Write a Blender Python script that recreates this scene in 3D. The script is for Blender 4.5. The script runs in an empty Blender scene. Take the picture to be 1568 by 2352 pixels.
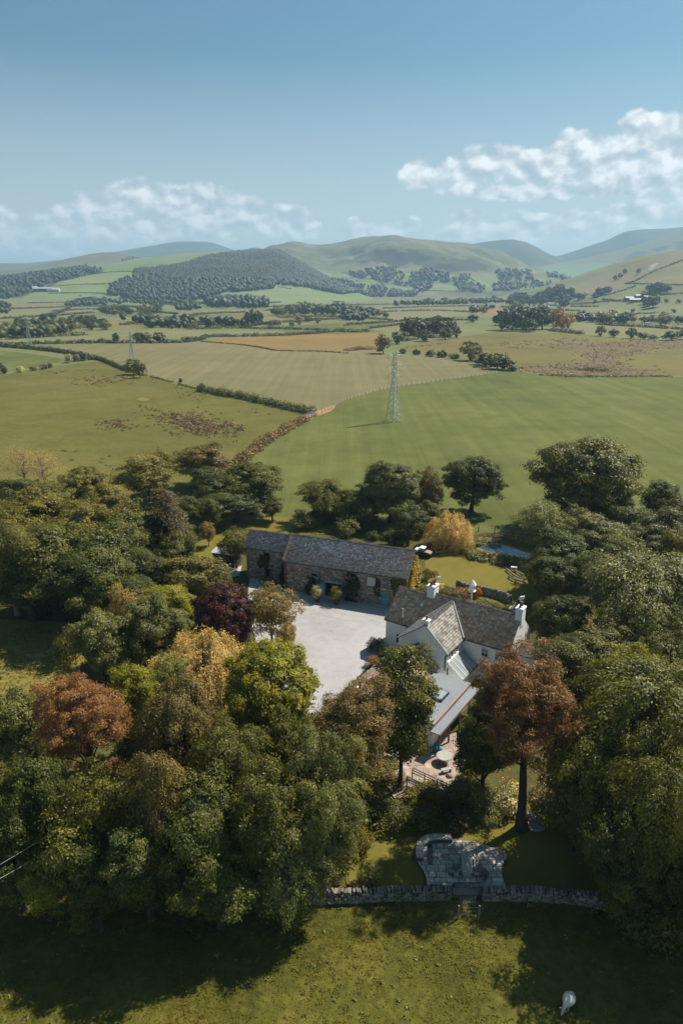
import bpy, math, random
import numpy as np
from math import radians, sin, cos, pi, tan, atan2, sqrt, degrees, hypot
sc = bpy.context.scene
COL = sc.collection
rng = np.random.default_rng(11)
random.seed(5)
# ------------------------------------------------------------------ camera
CAMH = 45.0; PITCH = radians(18.5); FPX = 1568.0          # drone height, pitch, focal length for a 1568 x 2352 frame
cam_d = bpy.data.cameras.new('camera'); cam = bpy.data.objects.new('camera', cam_d); COL.objects.link(cam)
cam.location = (0, 0, CAMH); cam.rotation_euler = (pi/2 - PITCH, 0, 0)
cam_d.sensor_fit = 'VERTICAL'; cam_d.sensor_height = 36; cam_d.lens = 36*FPX/2352
cam_d.clip_start = 0.5; cam_d.clip_end = 60000
sc.camera = cam
# ------------------------------------------------------------------ render settings
sc.view_settings.view_transform = 'Standard'; sc.view_settings.look = 'None'
sc.view_settings.gamma = 1; sc.view_settings.exposure = 0.6; sc.view_settings.use_curve_mapping = False
sc.render.engine = 'CYCLES'
cy = sc.cycles
cy.max_bounces = 5; cy.diffuse_bounces = 2; cy.glossy_bounces = 2; cy.transmission_bounces = 4; cy.transparent_max_bounces = 6
cy.volume_bounces = 0; cy.sample_clamp_indirect = 4; cy.use_denoising = True; cy.denoiser = 'OPENIMAGEDENOISE'; cy.denoising_input_passes = 'RGB_ALBEDO_NORMAL'; cy.denoising_prefilter = 'ACCURATE'
cy.caustics_reflective = False; cy.caustics_refractive = False
# ------------------------------------------------------------------ pixel <-> place helpers (1568 x 2352 frame)
cp, sp = cos(PITCH), sin(PITCH)
def ray(px, py):
    b = (1176-py)/FPX
    return ((px-784)/FPX, cp + b*sp, -sp + b*cp)
def P(px, py, z=0.0):
    d = ray(px, py); t = (z-CAMH)/d[2]
    return (d[0]*t, d[1]*t, z)
def hz(px, py, Y):
    d = ray(px, py); t = Y/d[1]
    return d[0]*t, CAMH + d[2]*t
def proj(x, y, z):
    z = z-CAMH; f = y*cp - z*sp; u = y*sp + z*cp
    return 784 + FPX*x/f, 1176 - FPX*u/f
# ------------------------------------------------------------------ sun and sky
SUN_AZ, SUN_EL = radians(56), radians(51)               # clockwise from +Y, above the horizon
sd = bpy.data.lights.new('sun', 'SUN'); sd.energy = 5.0; sd.angle = radians(0.53); sd.color = (1.0, 0.93, 0.82)
sun = bpy.data.objects.new('sun', sd); COL.objects.link(sun)
sun.rotation_euler = (pi/2 - SUN_EL, 0, pi - SUN_AZ)
w = bpy.data.worlds.new('World'); sc.world = w; w.use_nodes = True
def NT(nt):
    nt.nodes.clear()
    def n(t, ins=None, **kw):
        nd = nt.nodes.new(t)
        for k, v in kw.items(): setattr(nd, k, v)
        for k, v in (ins or {}).items():
            if isinstance(v, bpy.types.NodeSocket): nt.links.new(v, nd.inputs[k])
            else: nd.inputs[k].default_value = v
        return nd
    return n
def MA(n, op, a, b=0.0, c=0.0, clamp=False):
    return n('ShaderNodeMath', {0: a, 1: b, 2: c}, operation=op, use_clamp=clamp).outputs[0]
def RAMP(n, fac, stops, interp='LINEAR'):
    nd = n('ShaderNodeValToRGB', {0: fac}); cr = nd.color_ramp; cr.interpolation = interp
    while len(cr.elements) < len(stops): cr.elements.new(0.5)
    for e, (p, c) in zip(cr.elements, stops):
        e.position = p; e.color = (*c, 1) if len(c) == 3 else c
    return nd.outputs[0]
def MIX(n, fac, a, b, bt='MIX'):
    nd = n('ShaderNodeMix', data_type='RGBA', blend_type=bt, clamp_factor=True)
    for k, v in ((0, fac), (6, a), (7, b)):
        s = nd.inputs[k]
        if isinstance(v, bpy.types.NodeSocket): nd.id_data.links.new(v, s)
        else: s.default_value = v if not isinstance(v, tuple) else ((*v, 1) if len(v) == 3 else v)
    return nd.outputs[2]
def sky_world():
    n = NT(w.node_tree); L = w.node_tree.links
    sky = n('ShaderNodeTexSky', sky_type='NISHITA', sun_disc=False)
    sky.sun_elevation = SUN_EL; sky.sun_rotation = SUN_AZ; sky.altitude = 100; sky.air_density = 1.0; sky.dust_density = 1.2; sky.ozone_density = 2.0
    tc = n('ShaderNodeTexCoord').outputs['Generated']
    xyz = n('ShaderNodeSeparateXYZ', {0: tc}); x, y, z = xyz.outputs
    az = MA(n, 'MULTIPLY', MA(n, 'ARCTAN2', x, y), 57.2958)
    el = MA(n, 'MULTIPLY', MA(n, 'ARCSINE', z), 57.2958)
    pos = n('ShaderNodeCombineXYZ', {0: az, 1: el, 2: 0.0}).outputs[0]
    # cumulus banks: (centre x, centre y, half width, half height) in the 1568-wide photograph, kept as azimuth and elevation
    banks = [(320,455,70,42),(455,455,75,40),(545,490,70,45),(640,510,90,38),(255,500,130,55),(420,520,150,45),(100,540,130,45),(695,525,45,35),
             (813,508,16,11),(925,515,48,22),(960,395,45,40),(1040,410,90,35),(1130,375,110,38),(1240,385,100,40),(1330,335,50,40),(1400,345,80,45),(1490,300,75,45),
             (1560,330,90,60),(1450,390,120,40),(1250,440,150,22),(1080,500,60,18),(1200,510,80,25),(1340,520,90,35),(1500,490,120,30),(1120,535,150,30),(850,530,90,20),(1420,430,200,20),
             (1700,300,140,80),(1850,380,160,90),(1750,470,250,70),(-120,520,160,60),(-300,470,160,80)]
    field = None
    for px, py, rx, ry in banks:
        d = ray(px, py); a0 = degrees(atan2(d[0], d[1])); e0 = degrees(math.asin(d[2]/sqrt(sum(t*t for t in d))))
        k = 57.3/FPX*0.84
        v = n('ShaderNodeVectorMath', {0: pos, 1: (a0, e0, 0)}, operation='SUBTRACT').outputs[0]
        v = n('ShaderNodeVectorMath', {0: v, 1: (1/(rx*k), 1/(ry*k), 0)}, operation='MULTIPLY').outputs[0]
        l = n('ShaderNodeVectorMath', {0: v}, operation='LENGTH').outputs[1]
        f = MA(n, 'SUBTRACT', 1.0, l)
        field = f if field is None else MA(n, 'SMOOTH_MAX', field, f, 0.25)
    # elsewhere round the horizon the same kind of cloud goes on
    nb = n('ShaderNodeTexNoise', {'Vector': n('ShaderNodeVectorMath', {0: tc, 1: (4, 4, 9)}, operation='MULTIPLY').outputs[0], 'Scale': 1.0, 'Detail': 2}).outputs[0]
    out = n('ShaderNodeMapRange', {0: MA(n, 'ABSOLUTE', az), 1: 34.0, 2: 45.0}).outputs[0]
    band = n('ShaderNodeMapRange', {0: el, 1: 24.0, 2: 10.0}).outputs[0]
    ob = MA(n, 'MULTIPLY', out, band)
    far = MA(n, 'ADD', MA(n, 'SUBTRACT', MA(n, 'MULTIPLY', nb, 3.0), 1.6), MA(n, 'MULTIPLY', MA(n, 'SUBTRACT', ob, 1.0), 3.0))
    field = MA(n, 'MAXIMUM', field, far)
    def noise(off, sc_):
        q = n('ShaderNodeVectorMath', {0: pos, 1: off}, operation='ADD').outputs[0]
        q = n('ShaderNodeVectorMath', {0: q, 1: (sc_, sc_*1.35, 1)}, operation='MULTIPLY').outputs[0]
        return n('ShaderNodeTexNoise', {'Vector': q, 'Scale': 1.0, 'Detail': 6, 'Roughness': 0.5, 'Distortion': 0.12}).outputs[0]
    n1 = noise((3.1, 7.7, 0), 0.52); n2 = noise((3.1+0.35, 7.7+0.5, 0), 0.52)
    dens = MA(n, 'ADD', MA(n, 'MULTIPLY', field, 1.35), MA(n, 'MULTIPLY', MA(n, 'SUBTRACT', n1, 0.43), 2.9))
    dens2 = MA(n, 'ADD', MA(n, 'MULTIPLY', field, 1.35), MA(n, 'MULTIPLY', MA(n, 'SUBTRACT', n2, 0.43), 2.9))
    cover = n('ShaderNodeMapRange', {0: dens, 1: 0.0, 2: 0.40}, interpolation_type='SMOOTHSTEP').outputs[0]
    edge = n('ShaderNodeMapRange', {0: field, 1: -0.25, 2: 0.05}).outputs[0]
    cover = MA(n, 'MULTIPLY', MA(n, 'MULTIPLY', cover, edge), n('ShaderNodeMapRange', {0: el, 1: 2.5, 2: 7.0, 3: 0.72, 4: 0.95}).outputs[0])
    lit = MA(n, 'ADD', 0.56, MA(n, 'MULTIPLY', MA(n, 'SUBTRACT', dens, dens2), 1.0), clamp=True)
    ccol = RAMP(n, lit, [(0.0, (6.0, 7.2, 8.2)), (0.45, (8.6, 9.5, 10.1)), (1.0, (15.5, 15.6, 15.7))])
    skyc = MIX(n, 1.0, sky.outputs[0], (0.76, 1.13, 1.12), 'MULTIPLY')
    # paler air near the horizon
    hor = n('ShaderNodeMapRange', {0: el, 1: 15.0, 2: -1.0}).outputs[0]
    skyc = MIX(n, MA(n, 'MULTIPLY', hor, 0.85), skyc, (9.8, 10.2, 10.3))
    cloudc = MIX(n, MA(n, 'MULTIPLY', hor, 0.3), ccol, (5.0, 6.6, 7.6))
    res = MIX(n, cover, skyc, cloudc)
    bg = n('ShaderNodeBackground', {0: res, 1: 0.050})
    L.new(bg.outputs[0], n('ShaderNodeOutputWorld').inputs[0])
sky_world()
# ------------------------------------------------------------------ materials
MATS = {}
def newmat(name):
    m = bpy.data.materials.new(name); m.use_nodes = True; MATS[name] = m
    return m, NT(m.node_tree)
def finish(m, n, shader, bump=None):
    m.node_tree.links.new(shader, n('ShaderNodeOutputMaterial').inputs[0]); return m
def OBJC(n, s=(1,1,1)):
    return n('ShaderNodeMapping', {0: n('ShaderNodeTexCoord').outputs['Object'], 3: s}).outputs[0]
def NOISE(n, v, s, d=4, r=0.55, dist=0.0):
    return n('ShaderNodeTexNoise', {'Vector': v, 'Scale': s, 'Detail': d, 'Roughness': r, 'Distortion': dist}).outputs[0]
def plain(name, c, rough=0.8, metal=0.0, var=0.25, scale=3.0, bump=0.0, spec=0.3, emit=None):
    m, n = newmat(name); v = OBJC(n); f = NOISE(n, v, scale, 5)
    g = NOISE(n, v, scale*7, 3)
    f = MA(n, 'ADD', MA(n, 'MULTIPLY', f, 0.65), MA(n, 'MULTIPLY', g, 0.35))
    lo = tuple(t*(1-var) for t in c); hi = tuple(min(1, t*(1+var)) for t in c)
    col = RAMP(n, f, [(0.3, lo), (0.7, hi)])
    b = n('ShaderNodeBsdfPrincipled', {'Base Color': col, 'Roughness': rough, 'Metallic': metal, 'Specular IOR Level': spec})
    if bump: m.node_tree.links.new(n('ShaderNodeBump', {'Height': f, 'Strength': bump, 'Distance': 0.05}).outputs[0], b.inputs['Normal'])
    return finish(m, n, b.outputs[0])
def leafmat(name, c1, c2, c3, trans=0.3, nscale=0.35, gloss=0.3):
    c1, c2, c3 = tuple(c1[i]*k for i, k in enumerate((1.0, 1.0, .75))), tuple(c2[i]*k for i, k in enumerate((1.85, 1.62, .92))), tuple(c3[i]*k for i, k in enumerate((2.65, 2.3, 1.2)))
    m, n = newmat(name); v = OBJC(n)
    t = n('ShaderNodeAttribute', attribute_name='tint').outputs['Fac']
    big = NOISE(n, v, nscale, 3)
    orr = n('ShaderNodeObjectInfo').outputs['Random']
    col = RAMP(n, t, [(0.0, c1), (0.55, c2), (1.0, c3)])
    col = MIX(n, n('ShaderNodeMapRange', {0: big, 1: 0.35, 2: 0.7}).outputs[0], col, c2)
    hue = n('ShaderNodeMapRange', {0: NOISE(n, v, .55, 4, .65), 1: .42, 2: .66}).outputs[0]
    col = MIX(n, MA(n, 'MULTIPLY', hue, .6), col, MIX(n, 1.0, col, (1.22, 1.10, .8), 'MULTIPLY'))
    val = MA(n, 'ADD', 0.85, MA(n, 'MULTIPLY', orr, 0.3))
    col = MIX(n, 1.0, col, n('ShaderNodeCombineXYZ', {0: val, 1: val, 2: val}).outputs[0], 'MULTIPLY')
    d = n('ShaderNodeBsdfPrincipled', {'Base Color': col, 'Roughness': 0.5, 'Specular IOR Level': gloss})
    tcol = MIX(n, 1.0, col, (1.25, 1.15, 0.5), 'MULTIPLY')
    tr = n('ShaderNodeBsdfTranslucent', {0: tcol})
    return finish(m, n, n('ShaderNodeMixShader', {0: trans, 1: d.outputs[0], 2: tr.outputs[0]}).outputs[0])
def groundmat(name, cols, scale=0.05, fine=1.2, rough=0.95, stripes=None, bump=0.6, finevar=0.35, dist=0.15):
    """cols: three colours mixed by noise at the field's scale; stripes = (angle, width, strength)"""
    m, n = newmat(name); v = n('ShaderNodeTexCoord').outputs['Object']
    a = NOISE(n, v, scale, 6, 0.6); f = NOISE(n, v, fine, 6, 0.7); p = NOISE(n, v, scale*5, 4, 0.6)
    s = MA(n, 'ADD', MA(n, 'MULTIPLY', a, 0.6), MA(n, 'MULTIPLY', p, 0.4))
    col = RAMP(n, s, [(0.33, cols[0]), (0.5, cols[1]), (0.68, cols[2])])
    if stripes:
        ang, wid, st = stripes
        q = n('ShaderNodeMapping', {0: v, 2: (0, 0, ang), 3: (1/wid, 1/wid/40, 1)}).outputs[0]
        wv = NOISE(n, q, 1.0, 2, 0.5, 0.0)
        q2 = n('ShaderNodeMapping', {0: v, 2: (0, 0, ang), 3: (1/wid*6, 1/wid/12, 1)}).outputs[0]
        wv = MA(n, 'ADD', MA(n, 'MULTIPLY', wv, 0.7), MA(n, 'MULTIPLY', NOISE(n, q2, 1.0, 3), 0.3))
        k = MA(n, 'ADD', 1-st/2, MA(n, 'MULTIPLY', n('ShaderNodeMapRange', {0: wv, 1: 0.35, 2: 0.65}).outputs[0], st))
        col = MIX(n, 1.0, col, n('ShaderNodeCombineXYZ', {0: k, 1: k, 2: k}).outputs[0], 'MULTIPLY')
    k = MA(n, 'ADD', 1-finevar, MA(n, 'MULTIPLY', f, 2*finevar))
    col = MIX(n, 1.0, col, n('ShaderNodeCombineXYZ', {0: k, 1: k, 2: k}).outputs[0], 'MULTIPLY')
    b = n('ShaderNodeBsdfPrincipled', {'Base Color': col, 'Roughness': rough, 'Specular IOR Level': 0.1})
    m.node_tree.links.new(n('ShaderNodeBump', {'Height': f, 'Strength': bump, 'Distance': dist}).outputs[0], b.inputs['Normal'])
    return finish(m, n, b.outputs[0])
def attrmat(name, rough=0.9, var=0.3, scale=2.0, bump=0.3, lichen=None, spec=0.2, dist=0.03):
    """base colour from the face colour attribute 'col', times weathering noise"""
    m, n = newmat(name); v = OBJC(n)
    c = n('ShaderNodeAttribute', attribute_name='col').outputs['Color']
    f = NOISE(n, v, scale, 6, 0.65)
    k = MA(n, 'ADD', 1-var, MA(n, 'MULTIPLY', f, 2*var))
    col = MIX(n, 1.0, c, n('ShaderNodeCombineXYZ', {0: k, 1: k, 2: k}).outputs[0], 'MULTIPLY')
    if lichen:
        lc, ls, lo, hi = lichen
        q = NOISE(n, v, ls, 5, 0.7)
        col = MIX(n, n('ShaderNodeMapRange', {0: q, 1: lo, 2: hi}).outputs[0], col, lc)
    b = n('ShaderNodeBsdfPrincipled', {'Base Color': col, 'Roughness': rough, 'Specular IOR Level': spec})
    if bump: m.node_tree.links.new(n('ShaderNodeBump', {'Height': f, 'Strength': bump, 'Distance': dist}).outputs[0], b.inputs['Normal'])
    return finish(m, n, b.outputs[0])
# ------------------------------------------------------------------ object helpers
def setp(o, label=None, cat=None, group=None, kind=None):
    if label: o['label'] = label
    if cat: o['category'] = cat
    if group: o['group'] = group
    if kind: o['kind'] = kind
    return o
def thing(name, label, cat, loc=(0,0,0), rz=0.0, group=None, scale=None):
    o = bpy.data.objects.new(name, None); COL.objects.link(o); o.empty_display_size = 0.5
    o.location = loc; o.rotation_euler = (0, 0, rz)
    if scale: o.scale = scale
    return setp(o, label, cat, group)
def link(name, me, parent=None, mat=None, loc=None, rot=None, scale=None):
    o = bpy.data.objects.new(name, me); COL.objects.link(o)
    if parent: o.parent = parent
    if loc is not None: o.location = loc
    if rot is not None: o.rotation_euler = rot
    if scale is not None: o.scale = scale
    if mat:
        o.material_slots[0].link = 'OBJECT'; o.material_slots[0].material = mat
    return o
def npmesh(name, V, F, mat, tint=None, col=None, smooth=False):
    """V (n,3), F (m,k) faces of equal size"""
    me = bpy.data.meshes.new(name); V = np.asarray(V, np.float32); F = np.asarray(F, np.int32)
    k = F.shape[1]; me.vertices.add(len(V)); me.vertices.foreach_set('co', V.ravel())
    me.loops.add(F.size); me.loops.foreach_set('vertex_index', F.ravel())
    me.polygons.add(len(F)); me.polygons.foreach_set('loop_start', np.arange(0, F.size, k, dtype=np.int32))
    if smooth: me.polygons.foreach_set('use_smooth', np.ones(len(F), bool))
    me.update(calc_edges=True)
    if tint is not None:
        a = me.attributes.new('tint', 'FLOAT', 'FACE'); a.data.foreach_set('value', np.asarray(tint, np.float32))
    if col is not None:
        c = np.ones((len(F), 4), np.float32); c[:, :3] = col
        a = me.attributes.new('col', 'FLOAT_COLOR', 'FACE'); a.data.foreach_set('color', c.ravel())
    me.materials.append(mat)
    return me
class MB:
    """collects boxes, prisms, tubes into one mesh"""
    def __init__(s): s.v = []; s.f = []; s.m = []; s.c = []; s.sm = []; s.mi = 0; s.col = (1, 1, 1)
    def add(s, vs, fs, smooth=False):
        b = len(s.v); s.v += [tuple(map(float, p)) for p in vs]
        for f in fs:
            s.f.append([b+i for i in f]); s.m.append(s.mi); s.c.append(s.col); s.sm.append(smooth)
        return s
    def box(s, x0, y0, z0, x1, y1, z1):
        vs = [(x, y, z) for z in (z0, z1) for y in (y0, y1) for x in (x0, x1)]
        return s.add(vs, [(0,2,3,1),(4,5,7,6),(0,1,5,4),(2,6,7,3),(0,4,6,2),(1,3,7,5)])
    def obox(s, o, a, b, c):
        """box from corner o along three vectors"""
        o, a, b, c = (np.array(t, float) for t in (o, a, b, c))
        vs = [o, o+a, o+b, o+a+b, o+c, o+a+c, o+b+c, o+a+b+c]
        if np.dot(np.cross(a, b), c) < 0: vs = [o, o+b, o+a, o+a+b, o+c, o+b+c, o+a+c, o+a+b+c]
        return s.add(vs, [(0,2,3,1),(4,5,7,6),(0,1,5,4),(2,6,7,3),(0,4,6,2),(1,3,7,5)])
    def prism(s, poly, z0, z1):
        n = len(poly); vs = [(x, y, z0) for x, y in poly] + [(x, y, z1) for x, y in poly]
        a = sum(poly[i][0]*poly[(i+1) % n][1]-poly[(i+1) % n][0]*poly[i][1] for i in range(n))
        fs = [tuple(range(n-1, -1, -1)), tuple(range(n, 2*n))] + [(i, (i+1) % n, n+(i+1) % n, n+i) for i in range(n)]
        if a < 0: fs = [f[::-1] for f in fs]
        return s.add(vs, fs)
    def extr(s, poly3, vec):
        """closed polygon of 3-D points swept along vec"""
        n = len(poly3); v = np.array(vec, float); a = [np.array(p, float) for p in poly3]
        vs = a + [p+v for p in a]
        fs = [tuple(range(n-1, -1, -1)), tuple(range(n, 2*n))] + [(i, (i+1) % n, n+(i+1) % n, n+i) for i in range(n)]
        nrm = np.cross(a[1]-a[0], a[2]-a[1])
        if np.dot(nrm, v) < 0: fs = [f[::-1] for f in fs]
        return s.add(vs, fs)
    def tube(s, pts, rad, k=6, smooth=True, cap=True):
        pts = [np.array(p, float) for p in pts]; n = len(pts)
        if not hasattr(rad, '__len__'): rad = [rad]*n
        vs = []
        for i, p in enumerate(pts):
            d = pts[min(i+1, n-1)]-pts[max(i-1, 0)]; d = d/(np.linalg.norm(d)+1e-9)
            a = np.cross(d, (0.31, 0.95, 0.1) if abs(d[2]) > 0.8 else (0, 0, 1)); a /= np.linalg.norm(a); b = np.cross(d, a)
            vs += [p+rad[i]*(cos(2*pi*j/k)*a+sin(2*pi*j/k)*b) for j in range(k)]
        fs = [(i*k+j, i*k+(j+1) % k, (i+1)*k+(j+1) % k, (i+1)*k+j) for i in range(n-1) for j in range(k)]
        s.add(vs, fs, smooth)
        if cap: s.add(vs[:k], [tuple(range(k-1, -1, -1))]); s.add(vs[-k:], [tuple(range(k))])
        return s
    def lathe(s, prof, k=12, at=(0,0,0), smooth=True):
        vs = [(at[0]+r*cos(2*pi*j/k), at[1]+r*sin(2*pi*j/k), at[2]+z) for r, z in prof for j in range(k)]
        n = len(prof)
        fs = [(i*k+j, i*k+(j+1) % k, (i+1)*k+(j+1) % k, (i+1)*k+j) for i in range(n-1) for j in range(k)]
        s.add(vs, fs, smooth); s.add(vs[:k], [tuple(range(k-1, -1, -1))]); s.add(vs[-k:], [tuple(range(k))])
        return s
    def blob(s, c, r, sub=2, jit=0.12, seed=0):
        R = np.random.default_rng(seed); a = ico(sub); v = a[0]*(1+jit*R.normal(size=(len(a[0]), 1)))*np.array(r)+np.array(c)
        return s.add(list(v), [tuple(f) for f in a[1]], True)
    def mesh(s, name, mats):
        me = bpy.data.meshes.new(name); me.from_pydata(s.v, [], s.f)
        for m in (mats if isinstance(mats, (list, tuple)) else [mats]): me.materials.append(m)
        me.polygons.foreach_set('material_index', s.m); me.polygons.foreach_set('use_smooth', s.sm)
        c = np.ones((len(s.f), 4), np.float32); c[:, :3] = s.c
        a = me.attributes.new('col', 'FLOAT_COLOR', 'FACE'); a.data.foreach_set('color', c.ravel())
        me.update(); return me
    def build(s, name, mats, parent=None, **kw):
        return link(name, s.mesh(name, mats), parent, **kw)
_ico = {}
def ico(sub):
    if sub in _ico: return _ico[sub]
    import bmesh
    b = bmesh.new(); bmesh.ops.create_icosphere(b, subdivisions=sub, radius=1)
    b.verts.ensure_lookup_table()
    v = np.array([t.co[:] for t in b.verts]); f = np.array([[q.index for q in t.verts] for t in b.faces]); b.free()
    _ico[sub] = (v, f); return _ico[sub]
def inpoly(x, y, poly):
    x = np.asarray(x, float); y = np.asarray(y, float); r = np.zeros(x.shape, bool); n = len(poly)
    for i in range(n):
        x0, y0 = poly[i]; x1, y1 = poly[(i+1) % n]
        if y0 == y1: continue
        c = ((y0 > y) != (y1 > y)) & (x < (x1-x0)*(y-y0)/(y1-y0)+x0)
        r ^= c
    return r
def vnoise(x, y, seed=0):
    """smooth value noise on arrays"""
    xi = np.floor(x).astype(int); yi = np.floor(y).astype(int); fx = x-xi; fy = y-yi
    fx = fx*fx*(3-2*fx); fy = fy*fy*(3-2*fy)
    def h(a, b):
        n = (a*374761393 + b*668265263 + seed*974711) & 0x7fffffff
        n = ((n ^ (n >> 13))*1274126177) & 0x7fffffff
        return ((n ^ (n >> 16)) & 0xffff)/65535.0
    return (h(xi, yi)*(1-fx)+h(xi+1, yi)*fx)*(1-fy)+(h(xi, yi+1)*(1-fx)+h(xi+1, yi+1)*fx)*fy
def fbm(x, y, seed=0, o=4):
    r = 0; a = 0.5
    for i in range(o): r = r+a*vnoise(x*2**i, y*2**i, seed+i); a *= 0.5
    return r
def smooth_line(pts, n=8):
    """Catmull-Rom through the points"""
    pts = [np.array(p, float) for p in pts]; q = [2*pts[0]-pts[1]]+pts+[2*pts[-1]-pts[-2]]; out = []
    for i in range(1, len(q)-2):
        for t in np.linspace(0, 1, n, endpoint=False):
            a, b, c, d = q[i-1], q[i], q[i+1], q[i+2]
            out.append(0.5*((2*b)+(c-a)*t+(2*a-5*b+4*c-d)*t*t+(3*b-a-3*c+d)*t**3))
    return out+[pts[-1]]
def resample(pts, step):
    pts = np.array(pts, float); d = np.r_[0, np.cumsum(np.linalg.norm(np.diff(pts, axis=0), axis=1))]
    t = np.arange(0, d[-1]+1e-6, step); return np.stack([np.interp(t, d, pts[:, i]) for i in range(pts.shape[1])], 1)
def ragged(poly, amp, seed=0, step=14):
    R = np.random.default_rng(seed); out = []; n = len(poly)
    for i in range(n):
        (x0, y0), (x1, y1) = poly[i], poly[(i+1) % n]; k = max(1, int(hypot(x1-x0, (y1-y0)*3)/step))
        for j in range(k): t = j/k; out.append((x0+(x1-x0)*t+R.normal()*amp, y0+(y1-y0)*t+R.normal()*amp*.28))
    return out
def sheet(name, px_poly, z, mat, world=False, smooth=0):
    pts = px_poly if world else [P(x, y)[:2] for x, y in px_poly]
    if smooth: pts = [tuple(p) for p in smooth_line([tuple(p) for p in pts]+[tuple(pts[0])], smooth)[:-1]]
    a = sum(pts[i][0]*pts[(i+1) % len(pts)][1]-pts[(i+1) % len(pts)][0]*pts[i][1] for i in range(len(pts)))
    if a < 0: pts = pts[::-1]
    me = bpy.data.meshes.new(name); me.from_pydata([(p[0], p[1], z) for p in pts], [], [list(range(len(pts)))]); me.materials.append(mat)
    o = link(name, me); o['kind'] = 'structure'; return o
# ------------------------------------------------------------------ foliage and ground colours
LM = leafmat
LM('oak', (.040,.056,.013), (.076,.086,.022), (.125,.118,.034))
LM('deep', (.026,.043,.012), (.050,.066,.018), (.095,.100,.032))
LM('sage', (.055,.074,.032), (.095,.110,.050), (.150,.158,.080))
LM('lime', (.070,.095,.010), (.145,.160,.022), (.22,.215,.04), 0.4)
LM('pinebrown', (.066,.036,.018), (.112,.062,.033), (.17,.105,.058), 0.2)
LM('olive', (.060,.064,.016), (.106,.106,.026), (.165,.150,.044))
LM('gold', (.20,.155,.075), (.29,.235,.13), (.37,.31,.19), 0.3)
LM('amber', (.11,.09,.04), (.17,.142,.07), (.25,.21,.11), 0.35)
LM('rust', (.10,.055,.030), (.165,.090,.050), (.24,.145,.085), 0.2)
LM('russet', (.056,.048,.020), (.092,.080,.034), (.15,.125,.058), 0.2)
LM('brownpine', (.060,.050,.020), (.115,.088,.036), (.17,.125,.06), 0.12)
LM('purple', (.017,.006,.007), (.040,.011,.013), (.095,.035,.040), 0.2)
LM('darkconifer', (.022,.024,.011), (.045,.040,.019), (.085,.065,.034), 0.1)
LM('farleaf', (.016,.026,.010), (.030,.042,.014), (.055,.064,.024), 0.2, 0.05)
LM('woodleaf', (.010,.015,.008), (.013,.019,.009), (.016,.022,.012), 0.05, 0.02)
LM('farolive', (.055,.058,.020), (.095,.090,.032), (.14,.12,.05), 0.15, 0.1)
LM('farorange', (.14,.095,.025), (.21,.145,.04), (.27,.19,.06), 0.15, 0.1)
LM('gorse', (.05,.05,.016), (.12,.085,.026), (.22,.14,.035), 0.15)
LM('ivyleaf', (.085,.085,.018), (.20,.165,.035), (.36,.29,.085), 0.2)
LM('rushleaf', (.05,.034,.020), (.105,.072,.045), (.17,.115,.075), 0.1)
LM('rushgreen', (.030,.034,.012), (.055,.058,.020), (.095,.088,.034), 0.1)
LM('reedleaf', (.050,.066,.018), (.085,.100,.030), (.14,.15,.05), 0.2)
LM('greyleaf', (.09,.11,.085), (.15,.175,.14), (.23,.25,.21), 0.2)
LM('flowerleaf', (.05,.06,.02), (.09,.09,.035), (.20,.12,.09), 0.2)
LM('redleaf', (.09,.06,.025), (.16,.085,.04), (.24,.14,.07), 0.2)
LM('whiteleaf', (.16,.17,.11), (.25,.25,.18), (.36,.35,.28), 0.2)
LM('pinkbloom', (.35,.05,.08), (.5,.12,.14), (.6,.25,.25), 0.2)
LM('grassblade', (.055,.056,.012), (.064,.062,.014), (.076,.070,.020), 0.2, .35, .05)
LM('grassclump', (.035,.040,.010), (.058,.058,.014), (.085,.074,.022), 0.2, .35, .05)
LM('blackshrub', (.010,.014,.008), (.022,.026,.015), (.10,.07,.065), 0.1)
plain('bark', (.055,.043,.033), 0.95, var=.5, scale=2, bump=.8)
plain('palebark', (.20,.17,.14), 0.9, var=.35, scale=2, bump=.5)
plain('redbark', (.15,.075,.045), 0.9, var=.5, scale=2, bump=.6)
groundmat('ground', [(.050,.044,.016), (.080,.074,.022), (.115,.10,.036)], .06, 1.6)
groundmat('valleyground', [(.10,.125,.050), (.145,.150,.062), (.20,.175,.085)], .004, .05, bump=.1)
groundmat('greenfield', [(.072,.084,.021), (.102,.112,.029), (.136,.138,.041)], .022, .9, stripes=(radians(24), 4.6, .30), bump=.3, finevar=.22)
groundmat('tanfield', [(.128,.120,.052), (.160,.142,.066), (.192,.160,.082)], .010, .6, stripes=(radians(-62), 4.0, .22), bump=.25, finevar=.2)
groundmat('roughfield', [(.080,.078,.018), (.110,.102,.024), (.150,.124,.036)], .022, .5, bump=.6, finevar=.4, dist=.3)
groundmat('orangefield', [(.150,.110,.040), (.205,.135,.048), (.235,.155,.06)], .010, .3, bump=.3)
groundmat('marsh', [(.092,.086,.026), (.140,.118,.036), (.165,.135,.046)], .012, .35, bump=.4, finevar=.4)
groundmat('palefield', [(.135,.135,.055), (.165,.158,.07), (.19,.175,.085)], .008, .3, bump=.2)
groundmat('meadow', [(.048,.050,.010), (.092,.088,.015), (.145,.122,.028)], .22, 1.3, bump=1.0, finevar=.75, dist=.2)
groundmat('lawn', [(.118,.108,.020), (.150,.128,.024), (.175,.142,.034)], .12, 3.5, bump=.3, finevar=.18, dist=.1)
groundmat('clearing', [(.14,.115,.028), (.18,.15,.036), (.23,.175,.05)], .15, 2.0, bump=.8)
groundmat('earth', [(.20,.125,.065), (.29,.19,.10), (.34,.24,.14)], .3, 3.0, bump=.4)
groundmat('bracken', [(.11,.075,.045), (.15,.10,.06), (.19,.13,.085)], .05, .7, bump=.8, finevar=.5)
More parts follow.
